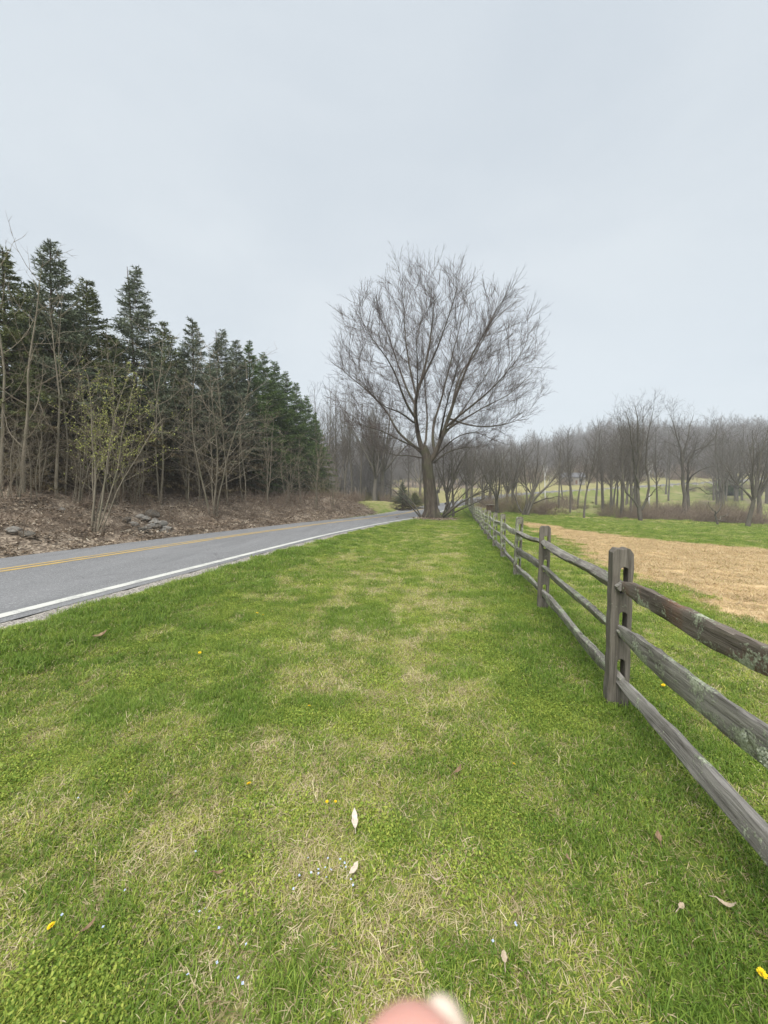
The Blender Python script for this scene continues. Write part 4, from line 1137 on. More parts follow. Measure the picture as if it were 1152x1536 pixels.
# ------------------------------------------------------------------ fence
def wood_mat(name, dark, light, lichen, rust=0., axis=2):
    m, nt, b = mat_new(name); q = NB(nt); o = q.obj()
    sc = [16., 16., 16.]; sc[axis] = .9
    g1 = q.noise(q.mapped(o, tuple(sc)), 1.6, 6, .72, .3); sc2 = [70., 70., 70.]; sc2[axis] = 2.2
    g2 = q.noise(q.mapped(o, tuple(sc2)), 1.5, 3, .7)
    bl = q.noise(o, 2.4, 4)
    c = q.ramp(q.math('ADD', q.math('MULTIPLY', g1, .6), q.math('MULTIPLY', g2, .4)), [(.32, dark), (.5, tuple((a + b_) / 2 for a, b_ in zip(dark, light))), (.7, light)])
    c = q.mix(q.ramp(bl, [(.45, 0), (.7, .45)]), c, (dark[0] * .9, dark[1] * .82, dark[2] * .72))
    if rust: c = q.mix(q.ramp(q.noise(o, 3.1, 4, .6), [(.5, 0), (.66, rust)]), c, (.20, .085, .04))
    ln = q.math('ADD', q.math('MULTIPLY', q.noise(o, 6, 4, .6), .62), q.math('MULTIPLY', q.noise(o, 60, 4, .7), .38))
    lc = q.ramp(q.noise(o, 90, 3), [(.35, (.20, .22, .15)), (.6, (.42, .45, .33)), (.8, (.56, .58, .46))])
    lm = q.ramp(ln, [(lichen, 0), (lichen + .05, 1)])
    c = q.mix(lm, c, lc)
    q.l(c, b.inputs['Base Color']); b.inputs['Roughness'].default_value = .9; b.inputs['Specular IOR Level'].default_value = .15
    q.l(q.bump(q.math('ADD', q.math('ADD', g1, q.math('MULTIPLY', g2, .5)), q.math('MULTIPLY', lm, .35)), .8, .012), b.inputs['Normal'])
    return m
W_post = wood_mat('post_clean', (.045, .039, .032), (.25, .226, .192), .60)
W_post_l = wood_mat('post_lichen', (.055, .047, .037), (.28, .26, .215), .49)
W_rail = wood_mat('rail_grey', (.055, .049, .042), (.40, .38, .345), .565, axis=0)
W_rail_l = wood_mat('rail_lichen', (.055, .048, .04), (.45, .43, .385), .51, axis=0)
W_rail_r = wood_mat('rail_rusty', (.042, .033, .027), (.25, .215, .18), .535, .55, axis=0)
M_lichen = leafy('lichen', [(.1, (.28, .32, .22)), (.5, (.46, .50, .38)), (.9, (.60, .62, .50))], rough=.9, trans=0, inst=False)

SLOTS = [.225, .59, .935]         # rail bearing heights
def post_mesh(seed, H=1.23, W=.143, TH=.12):
    g = random.Random(seed)
    bm = bmesh.new()
    W *= g.uniform(.92, 1.06); cut = .024
    outer = []; 
    def side(x, z0, z1, n):
        return [(x + g.gauss(0, .0025), z0 + (z1 - z0) * i / n) for i in range(n)]
    outer += side(-W / 2, -.3, H - cut * 1.4, 14) + [(-W / 2, H - cut * 1.4), (-W / 2 + cut, H)] + [(-W / 2 + cut + (W - 2 * cut) * i / 4, H + g.gauss(0, .004)) for i in range(1, 4)] + [(W / 2 - cut, H), (W / 2, H - cut * 1.5)] + side(W / 2, H - cut * 1.6, -.3, 14) + [(W / 2, -.3)]
    holes = []
    for zb in SLOTS:
        w = .026; x0 = .010 + g.uniform(-.008, .008); zt = zb + .155
        h = [(x0 - w, zb - .045), (x0 + w, zb - .045), (x0 + w, zb + .03), (x0 + w * 1.02, zb + .10)] + [(x0 + w * math.cos(a), zt - w + w * 1.0 * math.sin(a)) for a in (.3, .8, 1.57, 2.3, 2.8)] + [(x0 - w * 1.02, zb + .10), (x0 - w, zb + .03)]
        holes.append(h)
    edges = []
    rings = []
    for lp in [outer] + holes:
        vs = [bm.verts.new((x, -TH / 2, z)) for x, z in lp]; rings.append(vs)
        edges += [bm.edges.new((vs[i], vs[(i + 1) % len(vs)])) for i in range(len(vs))]
    bmesh.ops.triangle_fill(bm, use_beauty=True, edges=edges, normal=(0, -1, 0))
    front = list(bm.faces)
    ex = bmesh.ops.extrude_face_region(bm, geom=front)
    nv = [v for v in ex['geom'] if isinstance(v, bmesh.types.BMVert)]
    for v in nv: v.co.y += TH; v.co.x += g.gauss(0, .001)
    bmesh.ops.recalc_face_normals(bm, faces=bm.faces)
    sharp = [e for e in bm.edges if len(e.link_faces) == 2 and e.calc_face_angle() > .8]
    bmesh.ops.bevel(bm, geom=sharp, offset=.006, segments=2, affect='EDGES', profile=.6)
    # end grain split at the top
    me = bpy.data.meshes.new('post'); bm.to_mesh(me); bm.free()
    me.attributes.new('tint', 'FLOAT', 'POINT')
    return me
def rail_mesh(seed, L, wid, th, twist, sag, tap0=.35, tap1=.35, peak=.5):
    """split rail along local x, wedge-like section, tapered ends"""
    g = random.Random(seed); n_ = 36; V = []; k = 10
    ph = [g.random() * 6.28 for _ in range(6)]
    sec = []
    sec = [(-1, -.86), (-.8, -1), (.8, -1), (1, -.86), (1, -.3), (.94, .3), (.78, .9), (.6, 1), (-.66, 1), (-.84, .9), (-1, .3), (-1, -.3)]; k = 12
    for i in range(n_ + 1):
        t = i / n_; x = (t - .5) * L
        tp = min(1, tap0 + (1 - tap0) * t / .16) * min(1, tap1 + (1 - tap1) * (1 - t) / .16)
        w = wid / 2 * tp * (1 + .10 * math.sin(t * 7 + ph[0]) + .05 * math.sin(t * 23 + ph[1])); h = th / 2 * (.55 + .45 * tp) * (1 + .12 * math.sin(t * 9 + ph[2]))
        cz = -sag * math.sin(t * math.pi) + .005 * math.sin(t * 11 + ph[3]); cy = .008 * math.sin(t * 8 + ph[4])
        tw = twist * (1 + .18 * math.sin(t * 5 + ph[5]))
        for j in range(k):
            a, c_ = sec[j][1] * w, sec[j][0] * h
            a += g.gauss(0, .0022) + (.006 * math.sin(t * 61 + j * 1.3 + ph[1]) * max(0, math.sin(t * 13 + ph[5] + j)) if j in (1, 2, 7, 8) else 0); c_ += g.gauss(0, .0016)
            z = a * math.cos(tw) - c_ * math.sin(tw); y = a * math.sin(tw) + c_ * math.cos(tw)
            V.append((x, y + cy, z + cz))
    ix = np.arange((n_ + 1) * k).reshape(n_ + 1, k); nx = np.roll(ix, -1, 1)
    q4 = np.stack([ix[:-1], ix[1:], nx[1:], nx[:-1]], -1).reshape(-1, 4)
    bm = bmesh.new(); vs = [bm.verts.new(v) for v in V]
    for f in q4: bm.faces.new([vs[i] for i in f])
    bm.faces.new(vs[:k]); bm.faces.new(vs[-k:])
    bmesh.ops.recalc_face_normals(bm, faces=bm.faces)
    me = bpy.data.meshes.new('rail'); bm.to_mesh(me); bm.free()
    me.polygons.foreach_set('use_smooth', [True] * len(me.polygons)); me.set_sharp_from_angle(angle=R(33))
    return me
fence = empty('split_rail_fence', (FX0, 0, 0), 0, 'weathered grey split rail fence with three rails running along the lawn', 'fence')
FDIR = Vector((FS, 1, 0)).normalized(); FANG = math.atan2(FDIR.y, FDIR.x)
YS = [.32, 2.95, 5.62, 8.25, 10.95]
while YS[-1] < 55: YS.append(YS[-1] + 2.7)
PB = []
gf = random.Random(77)
posts = [post_mesh(400 + i) for i in range(5)]
for i, Y in enumerate(YS):
    x = FX0 + FS * Y
    if i > 8: x += math.sin(i * .9) * .05
    p = Vector((x, Y, float(gz(x, Y)))); PB.append(p)
    me = posts[i] if i < 5 else posts[1 + i % 4]
    if i < 5: me.materials.append(W_post if i < 3 else W_post_l)
    elif i % 4 in (0,): pass
    o = link('post', me, None, fence)
    o.location = p - fence.location
    o.rotation_euler = (gf.gauss(0, .014), gf.gauss(0, .02) + (.03 if i == 3 else 0), FANG - R(90) + gf.gauss(0, .06))
    o.scale = (1, 1, 1 + gf.gauss(0, .025))
    if i > 4 and me is posts[2]: o.material_slots[0].link = 'OBJECT'; o.material_slots[0].material = W_post_l
    if i > 4 and me is posts[1]: o.material_slots[0].link = 'OBJECT'; o.material_slots[0].material = W_post_l
rails_shared = {}
RSPEC = {(0, 2): dict(wid=.115, th=.045, twist=.1, mat=W_rail_r, label='rusty brown top rail'), (0, 1): dict(wid=.15, th=.04, twist=.12, mat=W_rail_l, label='broad pale grey middle rail with lichen'), (0, 0): dict(wid=.095, th=.05, twist=-.3, mat=W_rail),
         (1, 2): dict(wid=.115, th=.095, twist=.9, mat=W_rail), (1, 1): dict(wid=.10, th=.055, twist=.5, mat=W_rail_l), (1, 0): dict(wid=.12, th=.06, twist=.25, mat=W_rail_l),
         (2, 2): dict(wid=.13, th=.07, twist=1.0, mat=W_rail), (2, 1): dict(wid=.12, th=.06, twist=.2, mat=W_rail), (2, 0): dict(wid=.10, th=.06, twist=.3, mat=W_rail_l)}
for i in range(len(YS) - 1):
    for j, zb in enumerate(SLOTS):
        sp = RSPEC.get((i, j)); a = PB[i]; b_ = PB[i + 1]
        if sp is None:
            key = (i * 3 + j * 5) % 6
            if key not in rails_shared:
                rails_shared[key] = rail_mesh(600 + key, 2.95, gf.uniform(.09, .13), .06, gf.uniform(-.3, .8), .015); rails_shared[key].materials.append(W_rail_l if key % 3 else W_rail)
            me = rails_shared[key]
        else:
            me = rail_mesh(500 + i * 3 + j, 2.95, sp['wid'], sp['th'], sp['twist'], .02, .34, .34); me.materials.append(sp['mat'])
        d = (b_ - a); mid = (a + b_) / 2
        o = link('rail', me, None, fence)
        # near end sits on top of the slot, far end below
        off = .018 * (1 if i % 2 else -1)
        side = Vector((FDIR.y, -FDIR.x, 0))
        o.location = mid + Vector((0, 0, zb + .022 + gf.gauss(0, .006))) - fence.location
        slope = math.atan2(d.z + (.045 if i % 2 else -.045) , d.to_2d().length)
        o.rotation_euler = (0, -slope, math.atan2(d.y, d.x))
        if sp and 'label' in sp: o['label'] = sp['label']
        if (i, j) == (0, 1): near_rail = o
# crusty lichen growing on the nearest middle rail
g = NR(650); LY = .026
def blob(cx, cz, rx, rz, N, y=-.034):
    V = []; TT = []
    for _ in range(N):
        a = g.random() * 6.28; r = math.sqrt(g.random()); c0 = np.array([cx + rx * r * math.cos(a), y + .006 * g.random(), cz + rz * r * math.sin(a)])
        ax = g.normal(0, 1, 3); ax[1] *= .35; ax /= np.linalg.norm(ax); ay = np.cross(ax, [0, -1, .2]); s_ = g.uniform(.003, .008)
        V += [c0 - ax * s_, c0 - ay * s_ * .8 + np.array([0, -.004, 0]), c0 + ax * s_ , c0 + ay * s_ * .8]; TT += [g.random()] * 4
    link('lichen', fast_mesh('lichen', np.array(V), np.arange(len(V)).reshape(-1, 4), None, {'tint': np.array(TT)}), M_lichen, near_rail)
for s_y in (1,):
    blob(-.20, -.045, .06, .034, 330, LY); blob(-.07, -.03, .02, .018, 60, LY); blob(.95, .0, .035, .022, 90, LY); blob(.72, .03, .03, .015, 50, LY)

# ------------------------------------------------------------------ things on the lawn
M_leaf1, nt, b = mat_new('fallen_leaf'); q = NB(nt); o_ = q.obj()
q.l(q.ramp(q.noise(q.mapped(o_, (60, 8, 8)), 1.5, 4), [(.3, (.27, .205, .14)), (.7, (.50, .42, .31))]), b.inputs['Base Color']); b.inputs['Roughness'].default_value = .75
M_leaf0, nt, b = mat_new('fallen_leaf_pale'); q = NB(nt); o_ = q.obj()
q.l(q.ramp(q.noise(q.mapped(o_, (60, 8, 8)), 1.5, 4), [(.3, (.40, .33, .26)), (.7, (.64, .57, .48))]), b.inputs['Base Color'])
M_leaf2, nt, b = mat_new('fallen_leaf_brown'); q = NB(nt); o_ = q.obj()
q.l(q.ramp(q.noise(o_, 40, 4), [(.3, (.13, .08, .045)), (.7, (.30, .21, .135))]), b.inputs['Base Color'])
def leaf_mesh(seed, L, W, fold, curl):
    L *= .82; W *= .82
    """a curled, folded dead leaf with a stalk, 0.8 mm thick"""
    g = random.Random(seed); n_ = 12; V = []; F4 = []
    for i in range(n_ + 1):
        t = i / n_; x = (t - .5) * L; w = W * .5 * (math.sin(math.pi * min(1, t * .93 + .04)) ** .8) * (1 + .12 * math.sin(t * 17 + seed))
        zc = curl * L * (t - .5) ** 2 * 2 + .004
        for j in (-1, -.5, 0, .5, 1): V.append((x, w * j * math.cos(fold), abs(j) * w * math.sin(fold) + zc + g.gauss(0, .0008)))
    for i in range(n_):
        for j in range(4): a = i * 5 + j; F4.append((a, a + 1, a + 6, a + 5))
    b0 = len(V)
    for i in range(4):
        x = -.5 * L - i * .008; z = curl * L * .5 + .004 - i * .001
        V += [(x, -.0011, z), (x, .0011, z), (x, 0, z + .002)]
    for i in range(3):
        for j in range(3): F4.append((b0 + i * 3 + j, b0 + i * 3 + (j + 1) % 3, b0 + i * 3 + 3 + (j + 1) % 3, b0 + i * 3 + 3 + j))
    return fast_mesh('dead_leaf', np.array(V), np.array(F4), None, {'tint': np.zeros(len(V))})
def put_leaf(px, py, L, W, rz, fold, curl, mat, label, tilt=.25, seed=1):
    p = ghit(px, py)
    o = link('dead_leaf', leaf_mesh(seed, L, W, fold, curl), mat, None, label, 'leaf', 'dead leaves lying on the lawn')
    o.location = p + Vector((0, 0, .035)); o.rotation_euler = (tilt * .4, -tilt, rz)
    sm = o.modifiers.new('thick', 'SOLIDIFY'); sm.thickness = .0008
    return o
put_leaf(532, 1248, .13, .04, R(97), .45, .3, M_leaf0, 'long pale pointed leaf standing out in the middle of the lawn', .1, 1)
put_leaf(533, 1318, .06, .04, R(40), .8, .8, M_leaf0, 'small folded pale leaf nearest below the long pointed leaf', .5, 2)
put_leaf(655, 1351, .06, .014, R(-8), .5, .9, M_leaf1, 'narrow curled tan leaf right of the speedwell flowers', .1, 3)
put_leaf(986, 1280, .05, .04, R(70), .7, .7, M_leaf2, 'rounded pinkish brown leaf left of the lowest fence rail', .4, 4)
put_leaf(1093, 1375, .07, .025, R(-40), .5, .8, M_leaf1, 'pale curled leaf in the lush grass under the fence', .3, 5)
put_leaf(755, 1468, .035, .028, R(80), .4, .4, M_leaf1, 'small round pale leaf near the bottom right of the lawn', .5, 6)
put_leaf(330, 1325, .06, .02, R(10), .6, .7, M_leaf2, 'brown leaf half sunk in the dry grass patch left of the pointed leaf', .1, 7)
put_leaf(850, 1315, .03, .02, R(100), .6, .7, M_leaf2, 'tiny dark brown leaf between the rounded leaf and the pointed leaf', .4, 8)
put_leaf(1022, 1380, .03, .025, R(20), .5, .5, M_leaf1, 'tiny whitish leaf beside the pale curled leaf under the fence', .4, 9)
put_leaf(688, 1170, .07, .03, R(30), .6, .8, M_leaf2, 'dark curled leaf upslope of the long pointed leaf', .5, 10)
put_leaf(152, 960, .16, .1, R(40), .5, .6, M_leaf2, 'large orange brown leaf on the lawn near the road edge', .3, 11)
put_leaf(135, 1423, .06, .02, R(60), .6, .6, M_leaf2, 'narrow brown leaf near the lowest left dandelion', .2, 12)

M_petal, nt, b = mat_new('dandelion_yellow'); q = NB(nt)
q.l(q.ramp(q.attr('tint'), [(0, (.72, .42, .01)), (1, (.85, .66, .02))]), b.inputs['Base Color'])
M_stem, nt, b = mat_new('stem_green'); b.inputs['Base Color'].default_value = (.11, .2, .04, 1)
M_blueflower, nt, b = mat_new('speedwell_petal'); b.inputs['Base Color'].default_value = (.46, .53, .74, 1)
def dandelion_mesh(seed):
    g = NR(seed); V = []; Q4 = []; tn = []
    for ring, (rr, el, nn) in enumerate([(.019, .15, 20), (.016, .5, 18), (.011, .9, 14), (.006, 1.25, 8)]):
        for k in range(nn):
            a = (k + g.random() * .5) / nn * 6.283; w = .0022; d = np.array([math.cos(a) * math.cos(el), math.sin(a) * math.cos(el), math.sin(el)]); sd = np.array([-math.sin(a), math.cos(a), 0])
            b0 = len(V); c0 = d * .002; c1 = d * rr * g.uniform(.85, 1.1)
            V += [c0 - sd * w * .5, c0 + sd * w * .5, c1 + sd * w, c1 - sd * w]; Q4.append((b0, b0 + 1, b0 + 2, b0 + 3)); tn += [g.random()] * 4
    return fast_mesh('flower_head', np.array(V), np.array(Q4), None, {'tint': np.array(tn)})
dh = [dandelion_mesh(1), dandelion_mesh(2)]
for m in dh: m.materials.append(M_petal)
stem_me = tube_mesh('stem', [([(0, 0, 0), (.004, 0, .02), (.006, .002, .04), (.006, .003, .055)], [.002] * 4, 5, .5)]); stem_me.materials.append(M_stem)
for i, (px, py, sc, lb) in enumerate([(463, 1070, 1, 'yellow dandelion in the middle of the lawn upslope of the pointed leaf'), (373, 1190, 1, 'yellow dandelion left of and just above the long pointed leaf'), (78, 1409, 1.0, 'yellow dandelion nearest the bottom left corner of the lawn'),
    (1143, 1476, 1.0, 'yellow dandelion in the lush grass at the bottom right under the fence'), (300, 986, 1.3, 'yellow dandelion on the left lawn below the road line'), (385, 927, 1.5, 'left flower of the dandelion pair near the road edge'), (394, 930, 1.5, 'right flower of the dandelion pair near the road edge'),
    (195, 1200, .7, 'faded small dandelion left of the lush green clump'), (996, 1036, 1.2, 'yellow dandelion on the field side behind the nearest fence post'), (491, 1212, .6, 'left of two tiny yellow buds above the pointed leaf'), (503, 1214, .6, 'right of two tiny yellow buds above the pointed leaf'), (770, 1155, .7, 'small yellow dandelion in the dry strip left of the fence')]):
    p = ghit(px, py); o = empty('dandelion', p, i * 1.1, lb, 'flower', 'dandelions in the lawn'); sc *= .68; o.scale = (sc,) * 3
    h = link('flower_head', dh[i % 2], None, o); h.location = (.006, .003, .055); h.rotation_euler = (-.35, .15, 0)
    link('stem', stem_me, None, o)
def speedwell(seed):
    V = []; Q4 = []
    for k in range(4):
        a = k * 1.571 + .3; d = np.array([math.cos(a), math.sin(a), .25]); sd = np.array([-math.sin(a), math.cos(a), 0]); b0 = len(V)
        V += [d * .0006, d * .003 + sd * .0026, d * .0058, d * .003 - sd * .0026]; Q4.append((b0, b0 + 1, b0 + 2, b0 + 3))
    V = [v + np.array([0, 0, .05]) for v in V]
    st, sq, _ = tubes([([(.003, .002, 0), (.001, .001, .025), (0, 0, .05)], [.0008] * 3, 3, .5)])
    me = fast_mesh('speedwell', np.concatenate([np.array(V), st]), np.concatenate([np.array(Q4), sq + len(V)]))
    me.materials.append(M_blueflower); me.materials.append(M_stem)
    me.polygons.foreach_set('material_index', np.array([0] * 4 + [1] * len(sq), np.int32)); me.update()
    return me
sw = speedwell(1)
g = NR(661)
pts_sw = [(500 + g.normal(0, 22), 1320 + g.normal(0, 22)) for _ in range(16)] + [(195, 1328), (198, 1350), (287, 1303), (94, 1398), (158, 1410), (302, 1392), (312, 1390), (380, 1453), (364, 1486), (365, 1505), (741, 1436), (770, 1410), (782, 1418), (115, 1210), (325, 1420), (285, 1500), (320, 1478)]
for i, (px, py) in enumerate(pts_sw):
    cl = i < 16
    o = link('speedwell', sw, None, None, 'tiny pale blue flower in the cluster below the long pointed leaf' if cl else 'tiny pale blue flower scattered singly in the near grass', 'flower', 'clustered speedwell flowers below the pointed leaf' if cl else 'scattered single speedwell flowers')
    o.location = ghit(px, py); o.rotation_euler = (g.normal(-.3, .2), g.normal(0, .2), g.random() * 6); o.scale = (.85,) * 3

# ------------------------------------------------------------------ fieldstones on the bank
M_stone, nt, b = mat_new('fieldstone'); q = NB(nt); o_ = q.obj()
q.l(q.ramp(q.math('ADD', q.math('MULTIPLY', q.noise(o_, 9, 5, .7), .6), q.math('MULTIPLY', q.noise(o_, 2, 2), .4)), [(.3, (.10, .095, .085)), (.55, (.22, .205, .18)), (.75, (.40, .385, .35))]), b.inputs['Base Color'])
M_stone_d, nt, b = mat_new('fieldstone_dark'); q = NB(nt); o_ = q.obj()
q.l(q.ramp(q.noise(o_, 8, 5, .7), [(.3, (.05, .045, .038)), (.7, (.15, .135, .11))]), b.inputs['Base Color'])
def stone_mesh(seed):
    g = random.Random(seed); bm = bmesh.new(); bmesh.ops.create_icosphere(bm, subdivisions=3, radius=.5)
    planes = [(Vector((g.gauss(0, 1), g.gauss(0, 1), g.gauss(0, 1))).normalized(), g.uniform(.26, .42)) for _ in range(9)]
    for v in bm.verts:
        for nn, dd in planes:
            e = v.co.dot(nn) - dd
            if e > 0: v.co -= nn * e * .92
        v.co += Vector((g.gauss(0, .008), g.gauss(0, .008), g.gauss(0, .008)))
    me = bpy.data.meshes.new('fieldstone'); bm.to_mesh(me); bm.free(); return me
st_me = [stone_mesh(700 + i) for i in range(5)]
G6 = 'fieldstones tumbled on the bank'
for i, (px, py, w, h, dark, lb) in enumerate([
  (229, 777, .75, .55, 1, 'dark pointed fieldstone at the top of the tumbled heap'), (219, 781, .6, .3, 0, 'pale flat fieldstone left of the dark pointed one'),
  (210, 778, .45, .3, 0, 'small pale fieldstone at the upper left of the heap'), (230, 787, .7, .4, 0, 'rounded grey fieldstone directly below the dark pointed one'),
  (241, 791, .6, .4, 0, 'grey fieldstone right of the rounded one in the heap'), (200, 788, .6, .22, 0, 'thin pale slab sticking out at the left of the heap'),
  (222, 792, .6, .24, 0, 'thin pale slab under the rounded grey fieldstone'), (236, 795, .6, .35, 1, 'dark fieldstone at the bottom of the heap'),
  (252, 796, .55, .35, 0, 'lowest right grey fieldstone of the heap near the road'), (190, 784, .5, .3, 1, 'dark fieldstone at the far left of the heap'),
  (215, 798, .5, .3, 1, 'dark fieldstone near the road below the thin slab'), (246, 799, .4, .25, 0, 'small fieldstone nearest the road edge at the heap'),
  (22, 799, .5, .28, 0, 'pale fieldstone near the left end of the bank'), (40, 806, .55, .32, 1, 'dark fieldstone beside the pale one at the left end of the bank'), (150, 765, .3, .2, 0, 'small whitish fieldstone on the bank right of the leafing bush stems'), (90, 768, .35, .22, 0, 'small whitish fieldstone on the bank below the straight slender trunk')]):
    o = link('fieldstone', st_me[i % 5].copy() if dark else st_me[i % 5], None, None, lb, 'stone', G6)
    if not o.data.materials: o.data.materials.append(M_stone_d if dark else M_stone)
    elif dark: o.data.materials[0] = M_stone_d
    p = ghit(px, py); o.location = p + Vector((0, 0, h * .22)); o.scale = (w * 1.0, w * .75, h * .95); o.rotation_euler = (.25 * math.sin(i * 3), .3 * math.cos(i * 2.2), i * 1.7)

# ------------------------------------------------------------------ small far things
def simple(name, colr, rough=.7):
    m, nt, b = mat_new(name); q = NB(nt); o_ = q.obj()
    q.l(q.ramp(q.noise(o_, 5, 4, .6), [(.3, tuple(v * .75 for v in colr)), (.7, colr)]), b.inputs['Base Color']); b.inputs['Roughness'].default_value = rough
    return m
def box_bm(bm, c, s, bev=0.):
    r = bmesh.ops.create_cube(bm, size=1)
    for v in r['verts']: v.co = Vector((v.co.x * s[0] + c[0], v.co.y * s[1] + c[1], v.co.z * s[2] + c[2]))
    if bev:
        es = list({e for v in r['verts'] for e in v.link_edges}); bmesh.ops.bevel(bm, geom=es, offset=bev, segments=2, affect='EDGES')
def bobj(name, fn, mat, parent=None):
    bm = bmesh.new(); fn(bm); me = bpy.data.meshes.new(name); bm.to_mesh(me); bm.free(); return link(name, me, mat, parent)
M_black = simple('mailbox_black', (.02, .02, .022), .45); M_post = simple('weathered_post', (.20, .165, .13)); M_brown = simple('brown_wood', (.16, .09, .055)); M_palelid = simple('pale_lid', (.5, .47, .42))
# mailbox
p = gpt(669.5, 45); mb = empty('mailbox', p, .25, 'small black mailbox on a post at the verge past the huge tree', 'mailbox')
bobj('post', lambda bm: box_bm(bm, (0, 0, .5), (.1, .1, 1.06), .01), M_black, mb)
def mbox(bm):
    n_ = 10; prof = [(-.11, 0)] + [(-.11 * math.cos(a), .12 + .11 * math.sin(a)) for a in np.linspace(0, math.pi, n_)] + [(.11, 0)]
    f = [bm.verts.new((x, -.28, z + 1.03)) for x, z in prof]; b2 = [bm.verts.new((x, .28, z + 1.03)) for x, z in prof]
    bm.faces.new(f); bm.faces.new(b2[::-1])
    for i in range(len(prof)): bm.faces.new((f[i], b2[i], b2[(i + 1) % len(prof)], f[(i + 1) % len(prof)]))
    bmesh.ops.recalc_face_normals(bm, faces=bm.faces)
bobj('box', mbox, M_black, mb)
# wooden box
p = gpt(735, 50); wb = empty('wooden_box', p, .3, 'small brown wooden box with a pale lid near the end of the fence', 'box')
bobj('box', lambda bm: box_bm(bm, (0, 0, .45), (.75, .6, .9), .02), M_brown, wb)
bobj('lid', lambda bm: box_bm(bm, (0, 0, .94), (.95, .8, .07), .015), M_palelid, wb)
# utility pole
p = gpt(1078, 112); up = empty('utility_pole', p, .2, 'grey utility pole with a crossarm beside the hillside road', 'pole')
H = at(1078, 697, 112).z - p.z
def polef(bm): bmesh.ops.create_cone(bm, cap_ends=True, segments=12, radius1=.17, radius2=.12, depth=H, matrix=Matrix.Translation((0, 0, H / 2)))
M_polem = simple('pole_grey', (.36, .34, .31))
bobj('pole', polef, M_polem, up)
bobj('crossarm', lambda bm: box_bm(bm, (-.4, -.2, H - .5), (2.6, .14, .16), .01), M_polem, up)
for k in (-1.6, -.9, .2, .8): bobj('insulator', lambda bm: bmesh.ops.create_cone(bm, cap_ends=True, segments=8, radius1=.07, radius2=.04, depth=.2, matrix=Matrix.Translation((k, -.2, H - .32))), M_polem, up)
# far house
M_roof = simple('roof_grey', (.12, .12, .125)); M_wall = simple('wall_pale', (.30, .28, .24)); M_glass, nt, b = mat_new('window_glass'); b.inputs['Base Color'].default_value = (.03, .035, .04, 1); b.inputs['Roughness'].default_value = .1
p = gpt(858, 128); hs = empty('farmhouse', p, -.2, 'distant pale house with a grey roof half hidden behind bare trees', 'house')
hs.scale = (.6, .6, .6)
bobj('wall', lambda bm: box_bm(bm, (0, 0, 1.6), (11, 7, 4.2)), M_wall, hs)
def roof(bm):
    pr = [(-4.0, 3.6), (4.0, 3.6), (0, 6.4)]
    f = [bm.verts.new((-6, y, z)) for y, z in pr]; b2 = [bm.verts.new((6, y, z)) for y, z in pr]
    bm.faces.new(f); bm.faces.new(b2[::-1])
    for i in range(3): bm.faces.new((f[i], b2[i], b2[(i + 1) % 3], f[(i + 1) % 3]))
    bmesh.ops.recalc_face_normals(bm, faces=bm.faces)
rf = bobj('roof', roof, M_roof, hs)
bobj('chimney', lambda bm: box_bm(bm, (3.2, .6, 6.2), (.7, .7, 2.0)), M_brown, rf)
for k in (-3.6, -1.2, 3.4): bobj('window', lambda bm: box_bm(bm, (k, -3.5, 2.0), (1.1, .08, 1.5)), M_glass, hs)
bobj('door', lambda bm: box_bm(bm, (1.2, -3.5, 1.0), (1.0, .09, 2.1)), M_brown, hs)

# ------------------------------------------------------------------ the photographer's hand just under the lens
M_skin, nt, b = mat_new('skin'); q = NB(nt); o_ = q.obj()
q.l(q.mix(q.ramp(q.noise(o_, 60, 3), [(.3, 0), (.7, 1)]), (.56, .29, .24), (.62, .36, .30)), b.inputs['Base Color'])
b.inputs['Roughness'].default_value = .5; b.inputs['Subsurface Weight'].default_value = .15; b.inputs['Subsurface Radius'].default_value = (.01, .004, .002); b.inputs['Subsurface Scale'].default_value = .3
M_nail, nt, b = mat_new('nail'); b.inputs['Base Color'].default_value = (.60, .49, .40, 1); b.inputs['Roughness'].default_value = .3
M_sleeve = simple('sleeve_grey', (.10, .11, .13), .9)
HO = Vector((0, 0, CAMH))
hand = empty('hand', HO + Vector((.03, .01, -.22)), 0, "photographer's hand with one blurred pink fingertip poking into the bottom edge", 'hand')
hb = hand.location - HO
hand.location.z -= .0012
def skin_obj(name, chains, mat, parent):
    me = bpy.data.meshes.new(name); V = []; E = []; Rr = []; idx_ = {}
    for ch in chains:
        prev = None
        for (x, y, z, r) in ch:
            kk = (round(x, 5), round(y, 5), round(z, 5))
            if kk not in idx_: idx_[kk] = len(V); V.append((x - hb.x, y - hb.y, z - hb.z)); Rr.append(r)
            if prev is not None: E.append((prev, idx_[kk]))
            prev = idx_[kk]
    me.from_pydata(V, E, [])
    o = link(name, me, mat, parent)
    sk = o.modifiers.new('skin', 'SKIN'); sk.use_smooth_shade = True
    for i, v in enumerate(me.skin_vertices[0].data): v.radius = (Rr[i], Rr[i]); v.use_root = (i == 0)
    ss = o.modifiers.new('sub', 'SUBSURF'); ss.levels = 2; ss.render_levels = 3
    return o
W_ = (.052, -.045, -.262)
palm0 = (.045, -.01, -.225, .027)
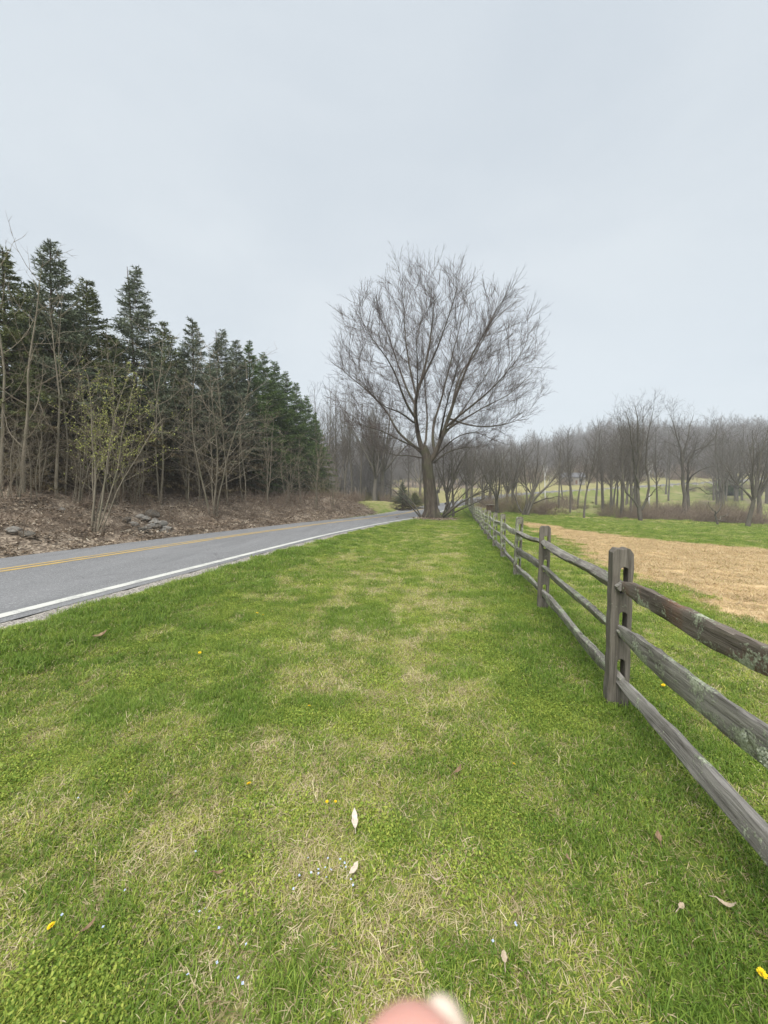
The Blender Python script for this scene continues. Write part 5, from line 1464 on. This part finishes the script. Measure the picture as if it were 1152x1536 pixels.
skin_obj('body', [
  [palm0, (.030, .012, -.182, .0108), (.018, .030, -.145, .0100), (.0085, .042, -.110, .0095), (.0046, .0485, -.082, .0094), (.0024, .0490, -.0690, .0098)],
  [palm0, (.050, .016, -.176, .0105), (.044, .046, -.160, .0095), (.030, .056, -.178, .0086), (.026, .046, -.196, .0078)],
  [palm0, (.066, .010, -.182, .0100), (.064, .040, -.172, .0090), (.050, .050, -.190, .0082), (.045, .040, -.206, .0074)],
  [palm0, (.078, -.002, -.194, .0088), (.080, .024, -.188, .0080), (.068, .034, -.202, .0073), (.062, .027, -.216, .0066)],
  [palm0, (.018, -.004, -.222, .0130), (.002, .014, -.205, .0105), (-.002, .034, -.192, .0092), (.004, .050, -.184, .0080)],
  [palm0, (.054, -.05, -.265, .024), (.062, -.10, -.315, .028), (.074, -.16, -.37, .034)]], M_skin, hand)
# finger nail on the raised finger (right side of the tip)
bm = bmesh.new(); bmesh.ops.create_uvsphere(bm, u_segments=16, v_segments=10, radius=1)
me = bpy.data.meshes.new('nail'); bm.to_mesh(me); bm.free(); me.polygons.foreach_set('use_smooth', [True] * len(me.polygons))
nl = link('nail', me, M_nail, hand); nl.location = Vector((.0090, .0545, -.0812)) - hb; nl.scale = (.0046, .0038, .0085); nl.rotation_euler = (R(-8), R(-6), R(-15))
sl_ = skin_obj('sleeve', [[(.058, -.08, -.295, .036), (.066, -.12, -.335, .042), (.076, -.17, -.38, .048), (.095, -.25, -.45, .055)]], M_sleeve, hand)

# ------------------------------------------------------------------ haze
HTOP = float(max(GZ.max() + 3, gz(WX, WY).max() + 23)); print('haze', GZ.min(), GZ.max(), HTOP)
bm = bmesh.new(); box_bm(bm, (0, 325, (GZ.min() - 1 + HTOP) / 2), (1420, 970, HTOP - GZ.min() + 1)); me = bpy.data.meshes.new('haze'); bm.to_mesh(me); bm.free()
M_haze = bpy.data.materials.new('haze_air'); M_haze.use_nodes = True; nt = M_haze.node_tree
for n_ in list(nt.nodes): nt.nodes.remove(n_)
ho = nt.nodes.new('ShaderNodeOutputMaterial'); hv = nt.nodes.new('ShaderNodeVolumePrincipled')
hv.inputs['Density'].default_value = .00095; hv.inputs['Color'].default_value = (.93, .95, .97, 1); nt.links.new(hv.outputs[0], ho.inputs['Volume'])
link('haze', me, M_haze, kind='stuff')

# ------------------------------------------------------------------ light
SUN_EL, SUN_AZ = R(55), R(200)
w = bpy.data.worlds.new('World'); S.world = w; w.use_nodes = True
nt = w.node_tree; q = NB(nt)
bg = nt.nodes['Background']
sky = q.n('TexSky'); sky.sky_type = 'NISHITA'; sky.sun_disc = False; sky.sun_elevation = SUN_EL; sky.sun_rotation = SUN_AZ
tc = q.n('TexCoord').outputs['Generated']
sx = q.n('SeparateXYZ'); q.l(tc, sx.inputs[0])
zen = q.ramp(sx.outputs[2], [(0, (.226, .242, .249)), (.12, (.246, .265, .275)), (.45, (.243, .260, .270)), (.86, (.238, .256, .269)), (.93, (.76, .78, .80)), (1, (1, 1, 1))])
cl = q.ramp(q.noise(q.mapped(tc, (1, 1, 2.2)), 1.6, 4, .5, .4), [(.35, (.88, .895, .915)), (.65, (1.0, 1.0, 1.0))])
cloud = q.mix(1, q.mix(1, zen, cl, 'MULTIPLY'), (10, 10, 10), 'MULTIPLY')
q.l(q.mix(.93, sky.outputs[0], cloud), bg.inputs[0])
bg.inputs[1].default_value = .1
sd = bpy.data.lights.new('sun', 'SUN'); sd.energy = 1.5; sd.angle = R(35); sd.color = (1, .97, .92)
so = bpy.data.objects.new('sun', sd); COL.objects.link(so)
dirv = Vector((math.sin(SUN_AZ) * math.cos(SUN_EL), math.cos(SUN_AZ) * math.cos(SUN_EL), math.sin(SUN_EL)))
so.rotation_euler = (-dirv).to_track_quat('-Z', 'Y').to_euler()
S.view_settings.view_transform = 'Standard'; S.view_settings.look = 'None'; S.view_settings.exposure = 1.66; S.view_settings.gamma = 1
S.cycles.max_bounces = 6; S.cycles.diffuse_bounces = 3; S.cycles.transparent_max_bounces = 4
S.cycles.use_denoising = True
